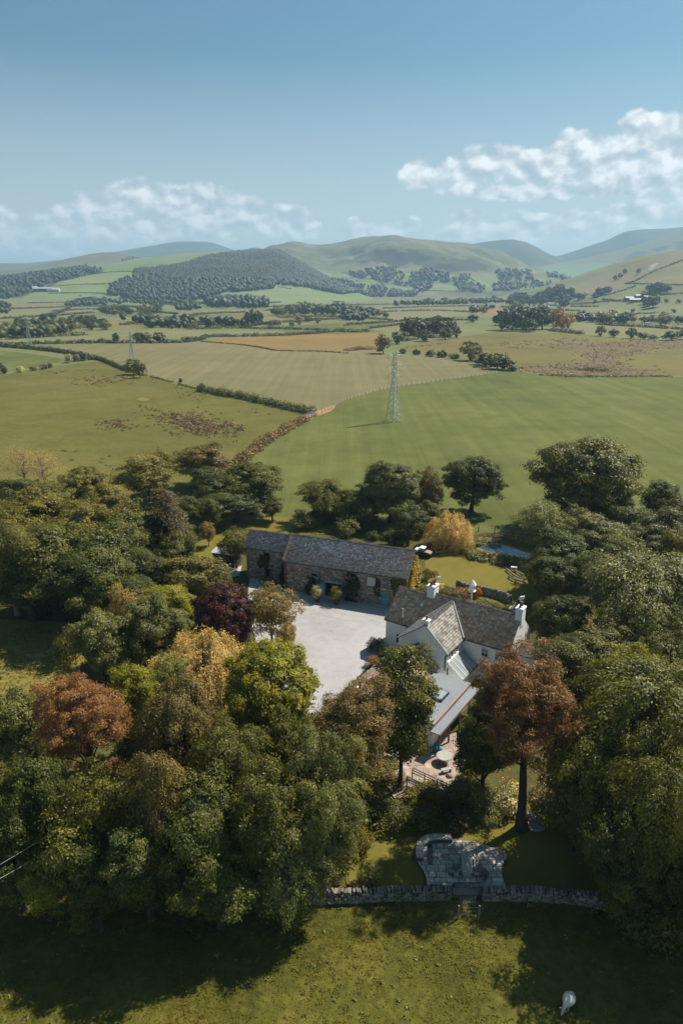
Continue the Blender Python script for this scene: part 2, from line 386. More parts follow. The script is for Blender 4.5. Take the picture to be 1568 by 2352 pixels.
def gravelmat():
    m, n = newmat('gravel'); v = n('ShaderNodeTexCoord').outputs['Object']
    a = NOISE(n, v, .10, 6, .6); f = NOISE(n, v, 6.0, 6, .75); p = NOISE(n, v, .9, 5, .65)
    col = RAMP(n, MA(n, 'ADD', MA(n, 'MULTIPLY', a, .6), MA(n, 'MULTIPLY', p, .4)), [(.34, (.29,.275,.265)), (.5, (.35,.338,.33)), (.66, (.385,.375,.368))])
    for ang, off, wd in ((radians(38), 3.1, .18), (radians(38), 4.7, .18), (radians(12), -2.0, .2), (radians(12), -3.6, .2)):
        q = n('ShaderNodeSeparateXYZ', {0: n('ShaderNodeMapping', {0: v, 2: (0, 0, ang)}).outputs[0]}).outputs
        d = MA(n, 'ADD', MA(n, 'SUBTRACT', q[1], 70+off if ang > .5 else 88+off), MA(n, 'MULTIPLY', MA(n, 'SUBTRACT', a, .5), 7.0))
        t = n('ShaderNodeMapRange', {0: MA(n, 'ABSOLUTE', d), 1: wd*1.8, 2: wd*.4}).outputs[0]
        col = MIX(n, MA(n, 'MULTIPLY', t, MA(n, 'MULTIPLY', p, .5)), col, (.22,.20,.18))
    dirt = n('ShaderNodeMapRange', {0: NOISE(n, v, 1.7, 6, .8), 1: .60, 2: .74}).outputs[0]
    col = MIX(n, MA(n, 'MULTIPLY', dirt, .28), col, (.17,.14,.10))
    k = MA(n, 'ADD', .8, MA(n, 'MULTIPLY', f, .4)); col = MIX(n, 1.0, col, n('ShaderNodeCombineXYZ', {0: k, 1: k, 2: k}).outputs[0], 'MULTIPLY')
    bs = n('ShaderNodeBsdfPrincipled', {'Base Color': col, 'Roughness': .95, 'Specular IOR Level': .1})
    m.node_tree.links.new(n('ShaderNodeBump', {'Height': f, 'Strength': .4, 'Distance': .05}).outputs[0], bs.inputs['Normal']); finish(m, n, bs.outputs[0])
gravelmat()
groundmat('marshwet', [(.10,.080,.034), (.135,.098,.052), (.16,.12,.07)], .05, .6, bump=.8, finevar=.5)
groundmat('pathstone', [(.40,.35,.30), (.45,.40,.35), (.50,.44,.39)], .3, 4.0, bump=.3)
def watermat():
    m, n = newmat('pondwater'); v = OBJC(n)
    b = n('ShaderNodeBsdfPrincipled', {'Base Color': (.04,.09,.14,1), 'Roughness': .06, 'IOR': 1.33, 'Specular IOR Level': .7})
    m.node_tree.links.new(n('ShaderNodeBump', {'Height': NOISE(n, v, 1.5, 3), 'Strength': .06, 'Distance': .03}).outputs[0], b.inputs['Normal'])
    finish(m, n, b.outputs[0])
watermat()
attrmat('hillmat', .95, .28, .012, 0)
attrmat('slate', .95, .35, 2.2, .2, None, .04)
attrmat('slatelichen', .85, .35, 2.2, .3, ((.52,.49,.45,1), 1.1, .44, .66), .04)
attrmat('slatefleck', .85, .30, 2.2, .3, ((.60,.57,.54,1), 6.0, .58, .66), .04)
attrmat('stone', .95, .4, 3.0, .6)
attrmat('paving', .85, .35, 2.5, .4, ((.10,.10,.095,1), 1.3, .5, .75))
attrmat('paintwork', .6, .1, 3.0, .1)
M = MATS
# ------------------------------------------------------------------ the ground
def ground_sheet():
    # one sheet to the horizon, finer near the camera
    xs = np.r_[-14000, -6000, -2500, -1000, -400, -150, 0, 150, 400, 1000, 2500, 6000, 14000]; ys = np.r_[-1500, -200, 0, 60, 130, 250, 420, 700, 1200, 2500, 5000, 9000, 14500]
    X, Y = np.meshgrid(xs, ys); V = np.stack([X.ravel(), Y.ravel(), np.zeros(X.size)], 1); nx = len(xs)
    F = [(j*nx+i, j*nx+i+1, (j+1)*nx+i+1, (j+1)*nx+i) for j in range(len(ys)-1) for i in range(nx-1)]
    me = npmesh('ground', V, F, M['ground']); me.materials.append(M['valleyground'])
    mi = np.array([1 if V[f[0]][1] >= 250 else 0 for f in F], np.int32); me.polygons.foreach_set('material_index', mi)
    link('ground', me)['kind'] = 'structure'
ground_sheet()
Z = [.02]
def S(name, poly, mat, smooth=0):
    Z[0] += .0045; return sheet(name, poly, Z[0], M[mat], smooth=smooth)
S('green_field', [(480,1075),(555,1062),(585,1032),(622,1010),(662,986),(702,966),(735,948),(800,917),(890,892),(980,879),(1080,865),(1150,855),(1190,852),(1240,859),(1330,866),(1568,866),(2300,872),(2600,1250),(1568,1260),(1160,1222),(1080,1228),(830,1222),(650,1205),(480,1190)], 'greenfield')
S('tan_field', [(95,795),(150,792),(380,788),(460,784),(640,805),(740,806),(870,812),(980,818),(1060,828),(1148,853),(1080,864.5),(980,878.5),(890,891.5),(800,916.5),(735,947),(620,929),(470,899),(330,858),(225,825),(150,808)], 'tanfield')
S('orange_field', [(462,783.5),(560,773),(680,769),(850,765),(885,769),(875,800),(872,811.5),(740,805.5),(640,804.5)], 'orangefield')
S('rough_field', [(-900,925),(-300,882),(0,862),(120,842),(220,830),(330,862),(470,903),(620,934),(722,950),(690,970),(615,1013),(548,1064),(555,1190),(0,1200),(-1200,1200)], 'roughfield')
S('small_field', [(-600,802),(0,804),(120,819),(160,828),(0,857),(-600,900)], 'greenfield')
S('marsh_field', [(900,800),(960,788),(1050,775),(1130,763),(1320,765),(1380,775),(1568,785),(2200,792),(2200,868),(1568,863),(1240,857),(1190,850),(1100,830),(980,816)], 'marsh')
S('pale_field', [(1318,742),(1400,748),(1530,757),(1440,768),(1330,769),(1318,755)], 'palefield')
S('upper_field', [(650,762),(784,743),(919,737),(924,745),(849,755),(884,762),(780,767),(680,769)], 'greenfield')
S('long_field', [(80,788),(105,778),(280,763),(650,760),(655,764),(450,775),(200,788)], 'palefield')
S('strip_field', [(610,753),(784,741),(784,755),(750,758),(650,760)], 'greenfield')
S('mid_field', [(342,738),(480,722),(505,732),(415,743)], 'marsh')
S('corner_field', [(492,722),(565,719),(565,737),(520,735)], 'marsh')
S('low_meadow', [(909,697),(1154,694),(1140,707),(1100,716),(1050,726),(900,736),(830,735),(820,715)], 'palefield')
S('brown_field', [(1075,722),(1100,708),(1160,704),(1150,722)], 'orangefield')
S('valley_field', [(0,697),(160,694),(230,697),(165,706),(10,708)], 'tanfield')
S('valley_field', [(0,712),(150,706),(215,710),(210,718),(0,732)], 'palefield')
S('valley_field', [(245,741),(340,739),(345,748),(250,752)], 'orangefield')
S('valley_field', [(600,690),(690,684),(784,693),(780,702),(610,706)], 'palefield')
S('valley_field', [(-500,700),(-20,697),(-20,735),(-500,745)], 'palefield')
S('valley_field', [(520,742),(590,738),(640,746),(560,752)], 'palefield')
S('valley_field', [(640,722),(760,718),(780,727),(690,735),(640,732)], 'marsh')
S('valley_field', [(1240,722),(1330,716),(1420,722),(1380,734),(1290,738)], 'marsh')
S('valley_field', [(1400,723),(1568,716),(1800,716),(1800,735),(1568,742),(1420,737)], 'palefield')
S('valley_field', [(120,700),(240,696),(300,700),(240,706)], 'greenfield')
S('valley_field', [(660,708),(790,704),(840,712),(700,717)], 'greenfield')
S('valley_field', [(0,738),(60,734),(150,730),(160,738),(20,745)], 'greenfield')
S('valley_field', [(960,730),(1060,728),(1080,736),(970,740)], 'greenfield')
S('valley_field', [(1330,730),(1400,728),(1500,733),(1400,740)], 'greenfield')
S('marsh_edge', ragged([(1190,848),(1240,840),(1330,836),(1360,822),(1330,812),(1380,806),(1480,802),(1480,812),(1400,820),(1440,845),(1500,852),(1500,861),(1330,863),(1235,857)], 2.2, 3, 24), 'marshwet')
S('marsh_edge', ragged([(1270,792),(1400,786),(1568,783),(1700,790),(1568,800),(1400,802),(1300,805)], 2.2, 3, 24), 'marshwet')
S('bare_patch', [(312,918),(328,914),(344,918),(328,923)], 'clearing', 4)
S('worn_gateway', [(700,950),(735,943),(770,930),(760,945),(725,958),(705,966)], 'earth', 3)
Z[0] = .05
S('meadow', [(-1500,2600),(-1500,2140),(0,2090),(540,2078),(1032,2070),(1106,2070),(1327,2080),(1420,2104),(1568,2150),(3200,2300),(3200,3500),(-1500,3500)], 'meadow')
S('clearing', [(-400,1420),(60,1425),(180,1440),(200,1500),(150,1590),(90,1640),(-400,1660)], 'clearing', 4)
S('dirt_path', [(70,1512),(110,1508),(165,1470),(190,1452),(182,1448),(150,1466),(105,1496),(60,1504)], 'earth', 3)
S('lawn', [(440,1195),(560,1185),(700,1195),(760,1225),(640,1228),(560,1216),(520,1260),(505,1330),(455,1320)], 'lawn', 3)
S('garden_lawn', [(975,1290),(1010,1275),(1060,1272),(1110,1290),(1150,1300),(1260,1320),(1290,1380),(1230,1400),(1130,1385),(1010,1345),(980,1330)], 'lawn', 3)
S('lower_lawn', [(830,1900),(900,1880),(1050,1855),(1200,1850),(1420,1900),(1500,2040),(1440,2090),(1327,2068),(1106,2060),(830,2062),(790,1960)], 'lawn', 3)
S('yard', [(574,1322),(585,1326),(655,1354),(925,1397),(905,1425),(893,1500),(862,1510),(800,1582),(780,1640),(690,1640),(620,1560),(590,1480),(566,1400)], 'gravel')
S('garden_path', [(1152,1412),(1186,1381),(1208,1378),(1190,1425)], 'pathstone')
S('pond_bank', [(1092,1260),(1112,1251),(1150,1249),(1230,1270),(1260,1290),(1190,1286),(1105,1268)], 'clearing', 4)
S('pond', [(1098,1259),(1125,1252.5),(1150,1253),(1185,1262),(1225,1276),(1250,1290),(1195,1280),(1150,1272),(1115,1265)], 'pondwater', 4)
S('sand_patch', [(1092,1243),(1102,1234),(1128,1236),(1152,1238),(1140,1244),(1115,1246)], 'earth', 3)
# ------------------------------------------------------------------ hills
HILLS = {}
def hill(name, sky, D, Y0, base, cover=(), nx=240, ny=64, gully=.12, seed=1, gs=400., shape=1.35):
    X, Zr = zip(*[hz(px, py, D) for px, py in sky]); X = np.array(X); Zr = np.array(Zr)
    xs = np.linspace(X[0], X[-1], nx)
    kern = np.hanning(5); kern /= kern.sum()
    zr = np.interp(xs, X, Zr); zr = np.convolve(np.pad(zr, 2, 'edge'), kern, 'valid')
    def zf(x, y):
        s = np.clip((y-Y0)/(D-Y0), 0, 1); b = np.clip((y-D)/(.9*(D-Y0)), 0, 1)
        f = s*(shape-(shape-1)*s)
        g = (fbm(x/gs, y/gs*1.5, seed, 4)-.47)*gully*6*s*(1-s)
        r = np.interp(x, xs, zr)+4
        return (np.maximum(r, 0)*(f+g)*(1-b*b)) - 4
    ss = np.r_[np.linspace(0, 1, ny), 1+np.linspace(.06, 1, 10)*.9]
    ys = Y0+(D-Y0)*ss
    XX, YY = np.meshgrid(xs, ys); ZZ = zf(XX, YY)
    V = np.stack([XX.ravel(), YY.ravel(), ZZ.ravel()], 1); n2 = len(ys)
    i, j = np.meshgrid(np.arange(nx-1), np.arange(n2-1)); a = (j*nx+i).ravel()
    F = np.stack([a, a+1, a+nx+1, a+nx], 1)
    C = V[F].mean(1); px, py = proj(C[:, 0], C[:, 1], C[:, 2])
    k = fbm(C[:, 0]/gs*1.7, C[:, 1]/gs*1.7, seed+9, 4)[:, None]
    b0, b1 = np.array(base[0]), np.array(base[1]); col = b0+(b1-b0)*np.clip((k-.3)*2.5, 0, 1)
    fr = C[:, 1] < D*1.02
    for poly, c in cover:
        m = inpoly(px, py, poly) & fr; col[m] = np.array(c)*(.9+.25*k[m])
    link(name, npmesh(name, V, F, M['hillmat'], col=col, smooth=True))['kind'] = 'structure'
    HILLS[name+str(seed)] = (zf, D, Y0, xs[0], xs[-1])
    return zf
def hit(px, py, zf, y0, y1):
    ys = np.linspace(y0, y1, 500); d = ray(px, py); t = ys/d[1]; x = d[0]*t; z = CAMH+d[2]*t
    h = zf(x, ys); k = np.argmax(h >= z)
    return (x[k], ys[k], float(h[k])) if h[k] >= z[k] else None
z1 = lambda x, y: (x*.5, 501.8+y*.5)
z2_ = lambda x, y: (784+x*.5, 501.8+y*.5)
Zl = lambda *p: [z1(*q) for q in p]
Zr_ = lambda *p: [z2_(*q) for q in p]
GR = (.125,.165,.055); GR2 = (.155,.185,.075); TAN = (.20,.18,.09); HEATH = (.105,.095,.055); DARK = (.05,.06,.035)
hill('far_ridge', [(-2600,606),(-1200,600),(-500,608),(0,612),(400,606),(800,612),(1200,610),(1600,600),(2400,590),(3600,600)], 7400, 6700, ((.08,.10,.07),(.1,.1,.08)), nx=120, ny=20, seed=1, gs=1500)
hill('mountain', [(-400,606),(-100,605),(60,604),(200,592),(265,579),(320,569),(365,562),(400,555.5),(440,554.5),(480,555),(505,563),(530,572),(550,577),(565,572),(585,567),(605,573),(640,585),(760,600),(900,620)], 6500, 5600, ((.06,.08,.06),(.08,.085,.065)), nx=160, ny=30, seed=2, gs=900)
hill('mountain', [(900,640),(1000,585),(1049,562),(1085,560),(1129,553),(1159,550.5),(1179,550),(1210,557),(1239,572),(1264,585),(1284,592),(1330,610),(1400,640)], 5100, 4300, ((.055,.07,.045),(.085,.085,.05)), nx=160, ny=40, seed=3, gs=600, gully=.2)
hill('mountain', [(1150,640),(1210,607),(1259,589),(1284,588),(1310,580),(1359,563),(1390,553),(1414,545),(1434,531),(1480,526),(1534,525),(1568,521),(1700,512),(2000,524),(2500,560),(3200,600)], 5700, 4700, ((.04,.055,.04),(.065,.07,.05)), nx=200, ny=40, seed=4, gs=600, gully=.2)
hill('hill', [(-1600,600),(-900,590),(-400,596),(-100,606),(0,608),(35,604),(60,604),(90,612),(150,622),(300,640)], 4700, 3800, ((.09,.10,.05),(.12,.11,.065)), nx=120, ny=30, seed=5, gs=600)
hill('hill', [(1060,660),(1120,645),(1180,628),(1229,612),(1284,604),(1349,592),(1434,572),(1500,553),(1568,534),(1700,515),(2000,505),(2600,530),(3200,580)], 4400, 3200, ((.10,.115,.055),(.135,.125,.065)),
     [(Zr_((870,235),(1000,212),(1200,205),(1350,212),(1280,235),(1100,270),(900,260)), (.125,.18,.085)), (Zr_((1290,185),(1340,150),(1400,150),(1400,175),(1330,195)), DARK), (Zr_((1420,140),(1500,120),(1490,145),(1430,160)), DARK), (Zr_((1530,110),(1600,90),(1600,140),(1530,150)), DARK)], nx=200, ny=50, seed=6, gs=500)
hill('hill', [(-300,640),(-100,628),(20,620),(80,611),(165,592),(215,582),(240,579.5),(265,579),(290,584),(310,591),(340,600),(420,620),(520,650)], 3700, 2900, (HEATH, (.14,.125,.065)),
     [(Zl((150,235),(330,205),(480,210),(560,250),(300,270)), GR)], nx=160, ny=50, seed=7, gs=350)
hill('fell', [(430,660),(500,620),(560,590),(615,574),(640,566),(680,560),(740,562),(784,557),(829,544),(860,542),(899,541),(954,548),(1000,552),(1049,557),(1069,563),(1109,569),(1144,592),(1184,617),(1214,632),(1249,647),(1300,670)], 4200, 2500, ((.088,.092,.046),(.165,.152,.08)),
     [(Zr_((150,165),(200,150),(340,150),(420,180),(320,200),(260,230),(180,200)), (.042,.045,.028)), (Zr_((330,205),(420,180),(600,190),(700,220),(640,240),(440,250)), (.065,.062,.036)), (Zr_((30,155),(95,145),(110,158),(60,165)), DARK), (Zr_((60,190),(175,185),(180,205),(70,203)), DARK),
      (Zr_((-300,235),(0,225),(120,250),(340,245),(560,270),(800,245),(930,290),(1000,330),(-300,330)), GR2), (Zr_((-300,225),(0,215),(200,235),(150,250),(0,240)), (.16,.16,.085)), (Zr_((780,230),(860,228),(900,250),(860,270),(790,262)), (.16,.17,.085))], nx=280, ny=80, seed=8, gs=260, gully=.36)
hillB = hill('hillside', [(-1300,640),(-600,655),(-300,655),(-100,650),(50,640),(150,625),(250,608),(310,594),(420,582),(480,579),(510,577),(560,576),(600,576.5),(630,577),(635,574),(645,578),(665,589),(700,609),(750,637),(784,652),(830,672),(880,690),(920,700)], 3000, 1750, (GR, GR2),
     [(Zl((230,312),(380,262),(600,245),(625,272),(500,298),(220,314)), (.16,.19,.065)), (Zl((225,316),(512,304),(500,345),(230,343)), (.145,.18,.06)), (Zl((-300,320),(0,300),(100,265),(180,265),(60,300),(0,320)), (.15,.185,.065)),
      (Zl((0,275),(160,228),(300,232),(475,232),(480,248),(330,277),(230,303),(160,332),(110,362),(-400,400),(-400,290)), DARK),
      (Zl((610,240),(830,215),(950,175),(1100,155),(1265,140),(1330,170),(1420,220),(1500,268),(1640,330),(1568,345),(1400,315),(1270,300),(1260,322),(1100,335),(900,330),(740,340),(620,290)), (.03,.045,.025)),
      (Zl((1290,290),(1440,318),(1400,352),(1110,352),(1080,342)), (.165,.19,.085)), (Zl((1190,360),(1400,355),(1640,375),(1640,390),(1220,390)), (.15,.185,.075)), (Zl((1310,250),(1390,235),(1400,260),(1340,270)), (.14,.16,.08))], nx=320, ny=90, seed=9, gs=300, gully=.12)
hillG = hill('hillside', [(1080,700),(1150,697),(1230,688),(1284,664),(1339,647),(1374,633),(1409,619),(1459,599),(1509,584),(1549,576),(1568,574),(1750,556),(2000,540),(2600,560),(3300,600)], 1750, 950, ((.125,.135,.052),(.165,.16,.068)),
     [(Zr_((960,330),(1110,290),(1250,235),(1568,145),(2000,100),(2000,180),(1568,190),(1400,258),(1310,300),(1180,345),(1040,380)), (.17,.145,.075)), (Zr_((1310,302),(1400,262),(1568,194),(1900,120),(1900,300),(1480,306)), (.165,.15,.062)), (Zr_((1190,372),(1350,312),(1480,308),(1440,360),(1300,380)), (.15,.15,.055)), (Zr_((1415,215),(1450,205),(1440,222),(1420,230)), (.32,.30,.25)), (Zr_((980,410),(1300,384),(1568,400),(1568,440),(1100,440)), (.15,.15,.06))], nx=240, ny=70, seed=10, gs=160, gully=.16)
# ------------------------------------------------------------------ woods on the hills: masses of small trees
def cone_tree():
    k = 6; V = [(cos(2*pi*j/k)*.5, sin(2*pi*j/k)*.5, .12) for j in range(k)]+[(cos(2*pi*j/k+.5)*.34, sin(2*pi*j/k+.5)*.34, .5) for j in range(k)]+[(0, 0, 1)]
    F = [(j, (j+1) % k, k+j) for j in range(k)]+[((j+1) % k, k+(j+1) % k, k+j) for j in range(k)]+[(k+j, k+(j+1) % k, 2*k) for j in range(k)]
    return np.array(V), np.array(F)
def round_tree(seed):
    R = np.random.default_rng(seed); v, f = ico(1); v = v*(1+.22*R.normal(size=(len(v), 1))); v = v*np.array([.5, .5, .48])+np.array([0, 0, .52])
    return v, f
CT = cone_tree(); RT = [round_tree(i) for i in range(5)]
def scatter_wood(name, label, pts, hgt, mat, kind, aspect=.75):
    """pts (n,3) ground points -> one mass of small trees"""
    Vs, Fs, Ts, b = [], [], [], 0
    for q, p in enumerate(pts):
        v, f = CT if kind == 'cone' or (kind == 'mix' and q % 3 == 0) else RT[q % 5]
        h = hgt*rng.uniform(.65, 1.25); a = rng.uniform(0, 6.28); c, s = cos(a), sin(a); wd = h*aspect*rng.uniform(.8, 1.25)*(.55 if len(v) == 13 else 1)
        vv = np.stack([(v[:, 0]*c-v[:, 1]*s)*wd, (v[:, 0]*s+v[:, 1]*c)*wd, v[:, 2]*h], 1)+p
        Vs.append(vv); Fs.append(f+b); b += len(v); Ts.append(np.clip(rng.uniform(0, .75)+rng.normal(0, .12, len(f)), 0, 1))
    o = link(name, npmesh(name, np.concatenate(Vs), np.concatenate(Fs), M[mat], tint=np.concatenate(Ts)))
    return setp(o, label, 'wood', None, 'stuff')
def hill_pts(key, poly, n):
    zf, D, Y0, xa, xb = HILLS[key]; pl = np.array(poly); out = []
    lo = [ray(px, 700)[0]/ray(px, 700)[1] for px in (pl[:, 0].min(), pl[:, 0].max())]
    tot = 0
    while tot < n:
        y = rng.uniform(Y0, D, 20000); x = rng.uniform(lo[0], lo[1], 20000)*y
        z = zf(x, y); px, py = proj(x, y, z); m = inpoly(px, py, poly); q = np.stack([x, y, z], 1)[m]
        out.append(q); tot += len(q)
        if len(q) == 0: break
    return np.concatenate(out)[:n] if out else np.zeros((0, 3))
def flat_pts(poly, n):
    pl = np.array([P(*q)[:2] for q in poly]); out = []
    tot = 0
    while tot < n:
        x = rng.uniform(pl[:, 0].min(), pl[:, 0].max(), 4*n); y = rng.uniform(pl[:, 1].min(), pl[:, 1].max(), 4*n)
        m = inpoly(x, y, [tuple(t) for t in pl]); q = np.stack([x, y, 0*x], 1)[m]; out.append(q); tot += len(q)
    return np.concatenate(out)[:n]
B9, F8, G10 = 'hillside9', 'fell8', 'hillside10'
scatter_wood('conifer_wood', 'dark conifer plantation covering the slope of the left hill', hill_pts(B9, Zl((610,240),(830,215),(950,175),(1100,155),(1265,142),(1330,172),(1420,222),(1500,268),(1568,300),(1400,290),(1270,285),(1200,290),(900,280),(740,275),(640,265)), 14000), 10, 'woodleaf', 'cone', .85)
scatter_wood('mixed_wood', 'mixed dark wood below the conifer plantation', hill_pts(B9, Zl((500,350),(520,300),(640,265),(900,280),(1200,290),(1270,285),(1568,300),(1660,340),(1568,350),(1400,318),(1270,305),(1255,325),(1100,338),(1060,335),(1000,352),(860,388),(640,382)), 4200), 12, 'woodleaf', 'mix', .95)
scatter_wood('hillside_wood', 'long wood belt running up the far left hillside', hill_pts(B9, Zl((0,275),(160,228),(300,232),(475,232),(480,248),(330,277),(230,303),(160,332),(110,362),(-400,400),(-400,290)), 1700), 14, 'woodleaf', 'mix', .95)
scatter_wood('spinney', 'small dark plantation on the green ridge below the far blue mountain', hill_pts('hill7', Zl((550,205),(600,190),(700,200),(690,212),(620,222)), 220), 20, 'woodleaf', 'cone', .9)
scatter_wood('fell_foot_wood', 'scattered dark woods along the foot of the central fell', np.concatenate([hill_pts(F8, Zr_(*q), n) for q, n in (
    (((-250,300),(0,285),(110,318),(180,320),(215,370),(100,385),(-250,385)), 500), (((110,240),(240,230),(300,275),(300,310),(150,290)), 150), (((310,270),(360,235),(480,250),(500,290),(400,300),(430,335),(350,340),(310,300)), 220),
    (((510,280),(590,255),(580,300),(660,320),(640,345),(540,330)), 140), (((700,245),(760,238),(870,245),(880,290),(800,285),(720,270)), 200), (((690,300),(800,300),(960,290),(960,330),(700,335)), 160), (((930,260),(1060,245),(1080,280),(980,290)), 90), (((30,250),(110,255),(120,278),(60,270)), 50), (((190,330),(250,330),(350,345),(340,360),(220,360)), 70))]), 14, 'woodleaf', 'mix', 1.0)
scatter_wood('valley_wood', 'dark wood block in the middle of the valley floor', flat_pts(Zl((945,395),(980,375),(1060,375),(1150,380),(1230,400),(1225,415),(1080,415),(960,410)), 260), 17, 'woodleaf', 'mix', .95)
scatter_wood('valley_wood', 'low scrubby trees scattered over the valley floor in front of the hills', np.concatenate([flat_pts(Zl(*q), n) for q, n in (
    (((500,380),(860,385),(940,395),(900,405),(700,395),(500,395)), 110), (((300,395),(490,388),(490,402),(310,406)), 60), (((1240,425),(1568,415),(1568,440),(1250,440)), 70), (((800,410),(900,400),(940,420),(820,425)), 30), (((-300,420),(40,415),(40,440),(-300,450)), 60), (((560,470),(900,480),(1200,500),(700,505)), 60), (((0,540),(200,520),(330,520),(200,545),(0,560)), 50))] + [flat_pts(Zr_(*q), n) for q, n in (
    (((240,395),(480,388),(740,378),(740,388),(470,398),(240,402)), 130), (((0,410),(170,440),(100,470),(0,475)), 70), (((590,425),(700,410),(690,420),(600,438)), 25), (((1080,460),(1270,470),(1280,485),(1080,475)), 45))]), 9, 'farleaf', 'round', 1.1)
# ------------------------------------------------------------------ haze
def haze():
    m, n = newmat('haze_air')
    v = n('ShaderNodeVolumePrincipled', {'Color': (.50,.78,1.0,1), 'Density': 1.35e-4, 'Anisotropy': 0.15})
    m.node_tree.links.new(v.outputs[0], n('ShaderNodeOutputMaterial').inputs['Volume'])
    b = MB().box(-15500, -2500, -6, 15500, 16500, 540); b.build('haze', m)['kind'] = 'stuff'
haze()
# ------------------------------------------------------------------ tree prototypes (crown and trunk meshes shared by copies)
def unit(v): return v/(np.linalg.norm(v, axis=-1, keepdims=True)+1e-9)
def leaves(C, N, size, R, aspect=.62, jit=.5, along=None):
    """leaf quads at C facing N"""
    n = len(C); N = unit(N+jit*R.normal(size=(n, 3)))
    t = unit(np.cross(N, R.normal(size=(n, 3)))) if along is None else unit(along-(along*N).sum(1, keepdims=True)*N)
    b = np.cross(N, t); s = (size*R.uniform(.65, 1.35, n))[:, None]
    V = np.stack([C-t*s*.5, C+b*s*.5*aspect-t*s*.05, C+t*s*.5, C-b*s*.5*aspect-t*s*.05], 1).reshape(-1, 3)
    return V, np.arange(4*n).reshape(n, 4)
def lobes(R, k=7, amp=.28):
    d = unit(R.normal(size=(k, 3))); a = R.uniform(.45, 1, k); w = R.uniform(3.5, 8, k)
    return lambda u: 1-amp+amp*np.max([a[i]*np.exp(w[i]*(u@d[i]-1)) for i in range(k)], 0)*1.1
def trunk_mesh(name, R, h, r0, crownC, nl, mat, lean=.25, zfork=.4, twig=0, wob=.12, top=.82):
    mb = MB(); p = [np.array([0, 0, -.3])]; q = R.normal(size=2)*lean
    for i in range(1, 8):
        t = i/7; p.append(np.array([q[0]*t*h*.15+R.normal()*wob*t, q[1]*t*h*.15+R.normal()*wob*t, t*h*top]))
    rr = [r0*1.5]+[r0*(1-.75*(i/7)) for i in range(1, 8)]
    mb.tube(p, rr, 8)
    idx = R.permutation(len(crownC))[:nl]
    for i in idx:
        c = crownC[i]*(np.array([1.14, 1.14, 1.03]) if R.uniform() < .18 else 1); zs = min(max(c[2]-.45*hypot(c[0], c[1])-R.uniform(0, .12)*h, zfork*h*.8), h*top*.95); t = (zs)/(h*top)
        k = min(int(t*7), 6); f = t*7-k; s = p[k]*(1-f)+p[k+1]*f
        mid = s*.5+c*.5+R.normal(size=3)*.25+np.array([0, 0, .25])
        r1 = r0*.36*(1-.5*t)
        mb.tube([s, s*.7+mid*.3+R.normal(size=3)*.1, mid, mid*.4+c*.6+R.normal(size=3)*.15, c], [r1, r1*.8, r1*.55, r1*.35, r1*.12], 5, cap=False)
        for _ in range(twig):
            e = c+unit(R.normal(size=3)+np.array([0, 0, .6]))*R.uniform(.5, 1.4)
            mb.tube([mid*.3+c*.7, (c+e)/2+R.normal(size=3)*.08, e], [r1*.2, r1*.13, r1*.06], 3, cap=False)
    return mb.mesh(name, M[mat])
PROTO = {}
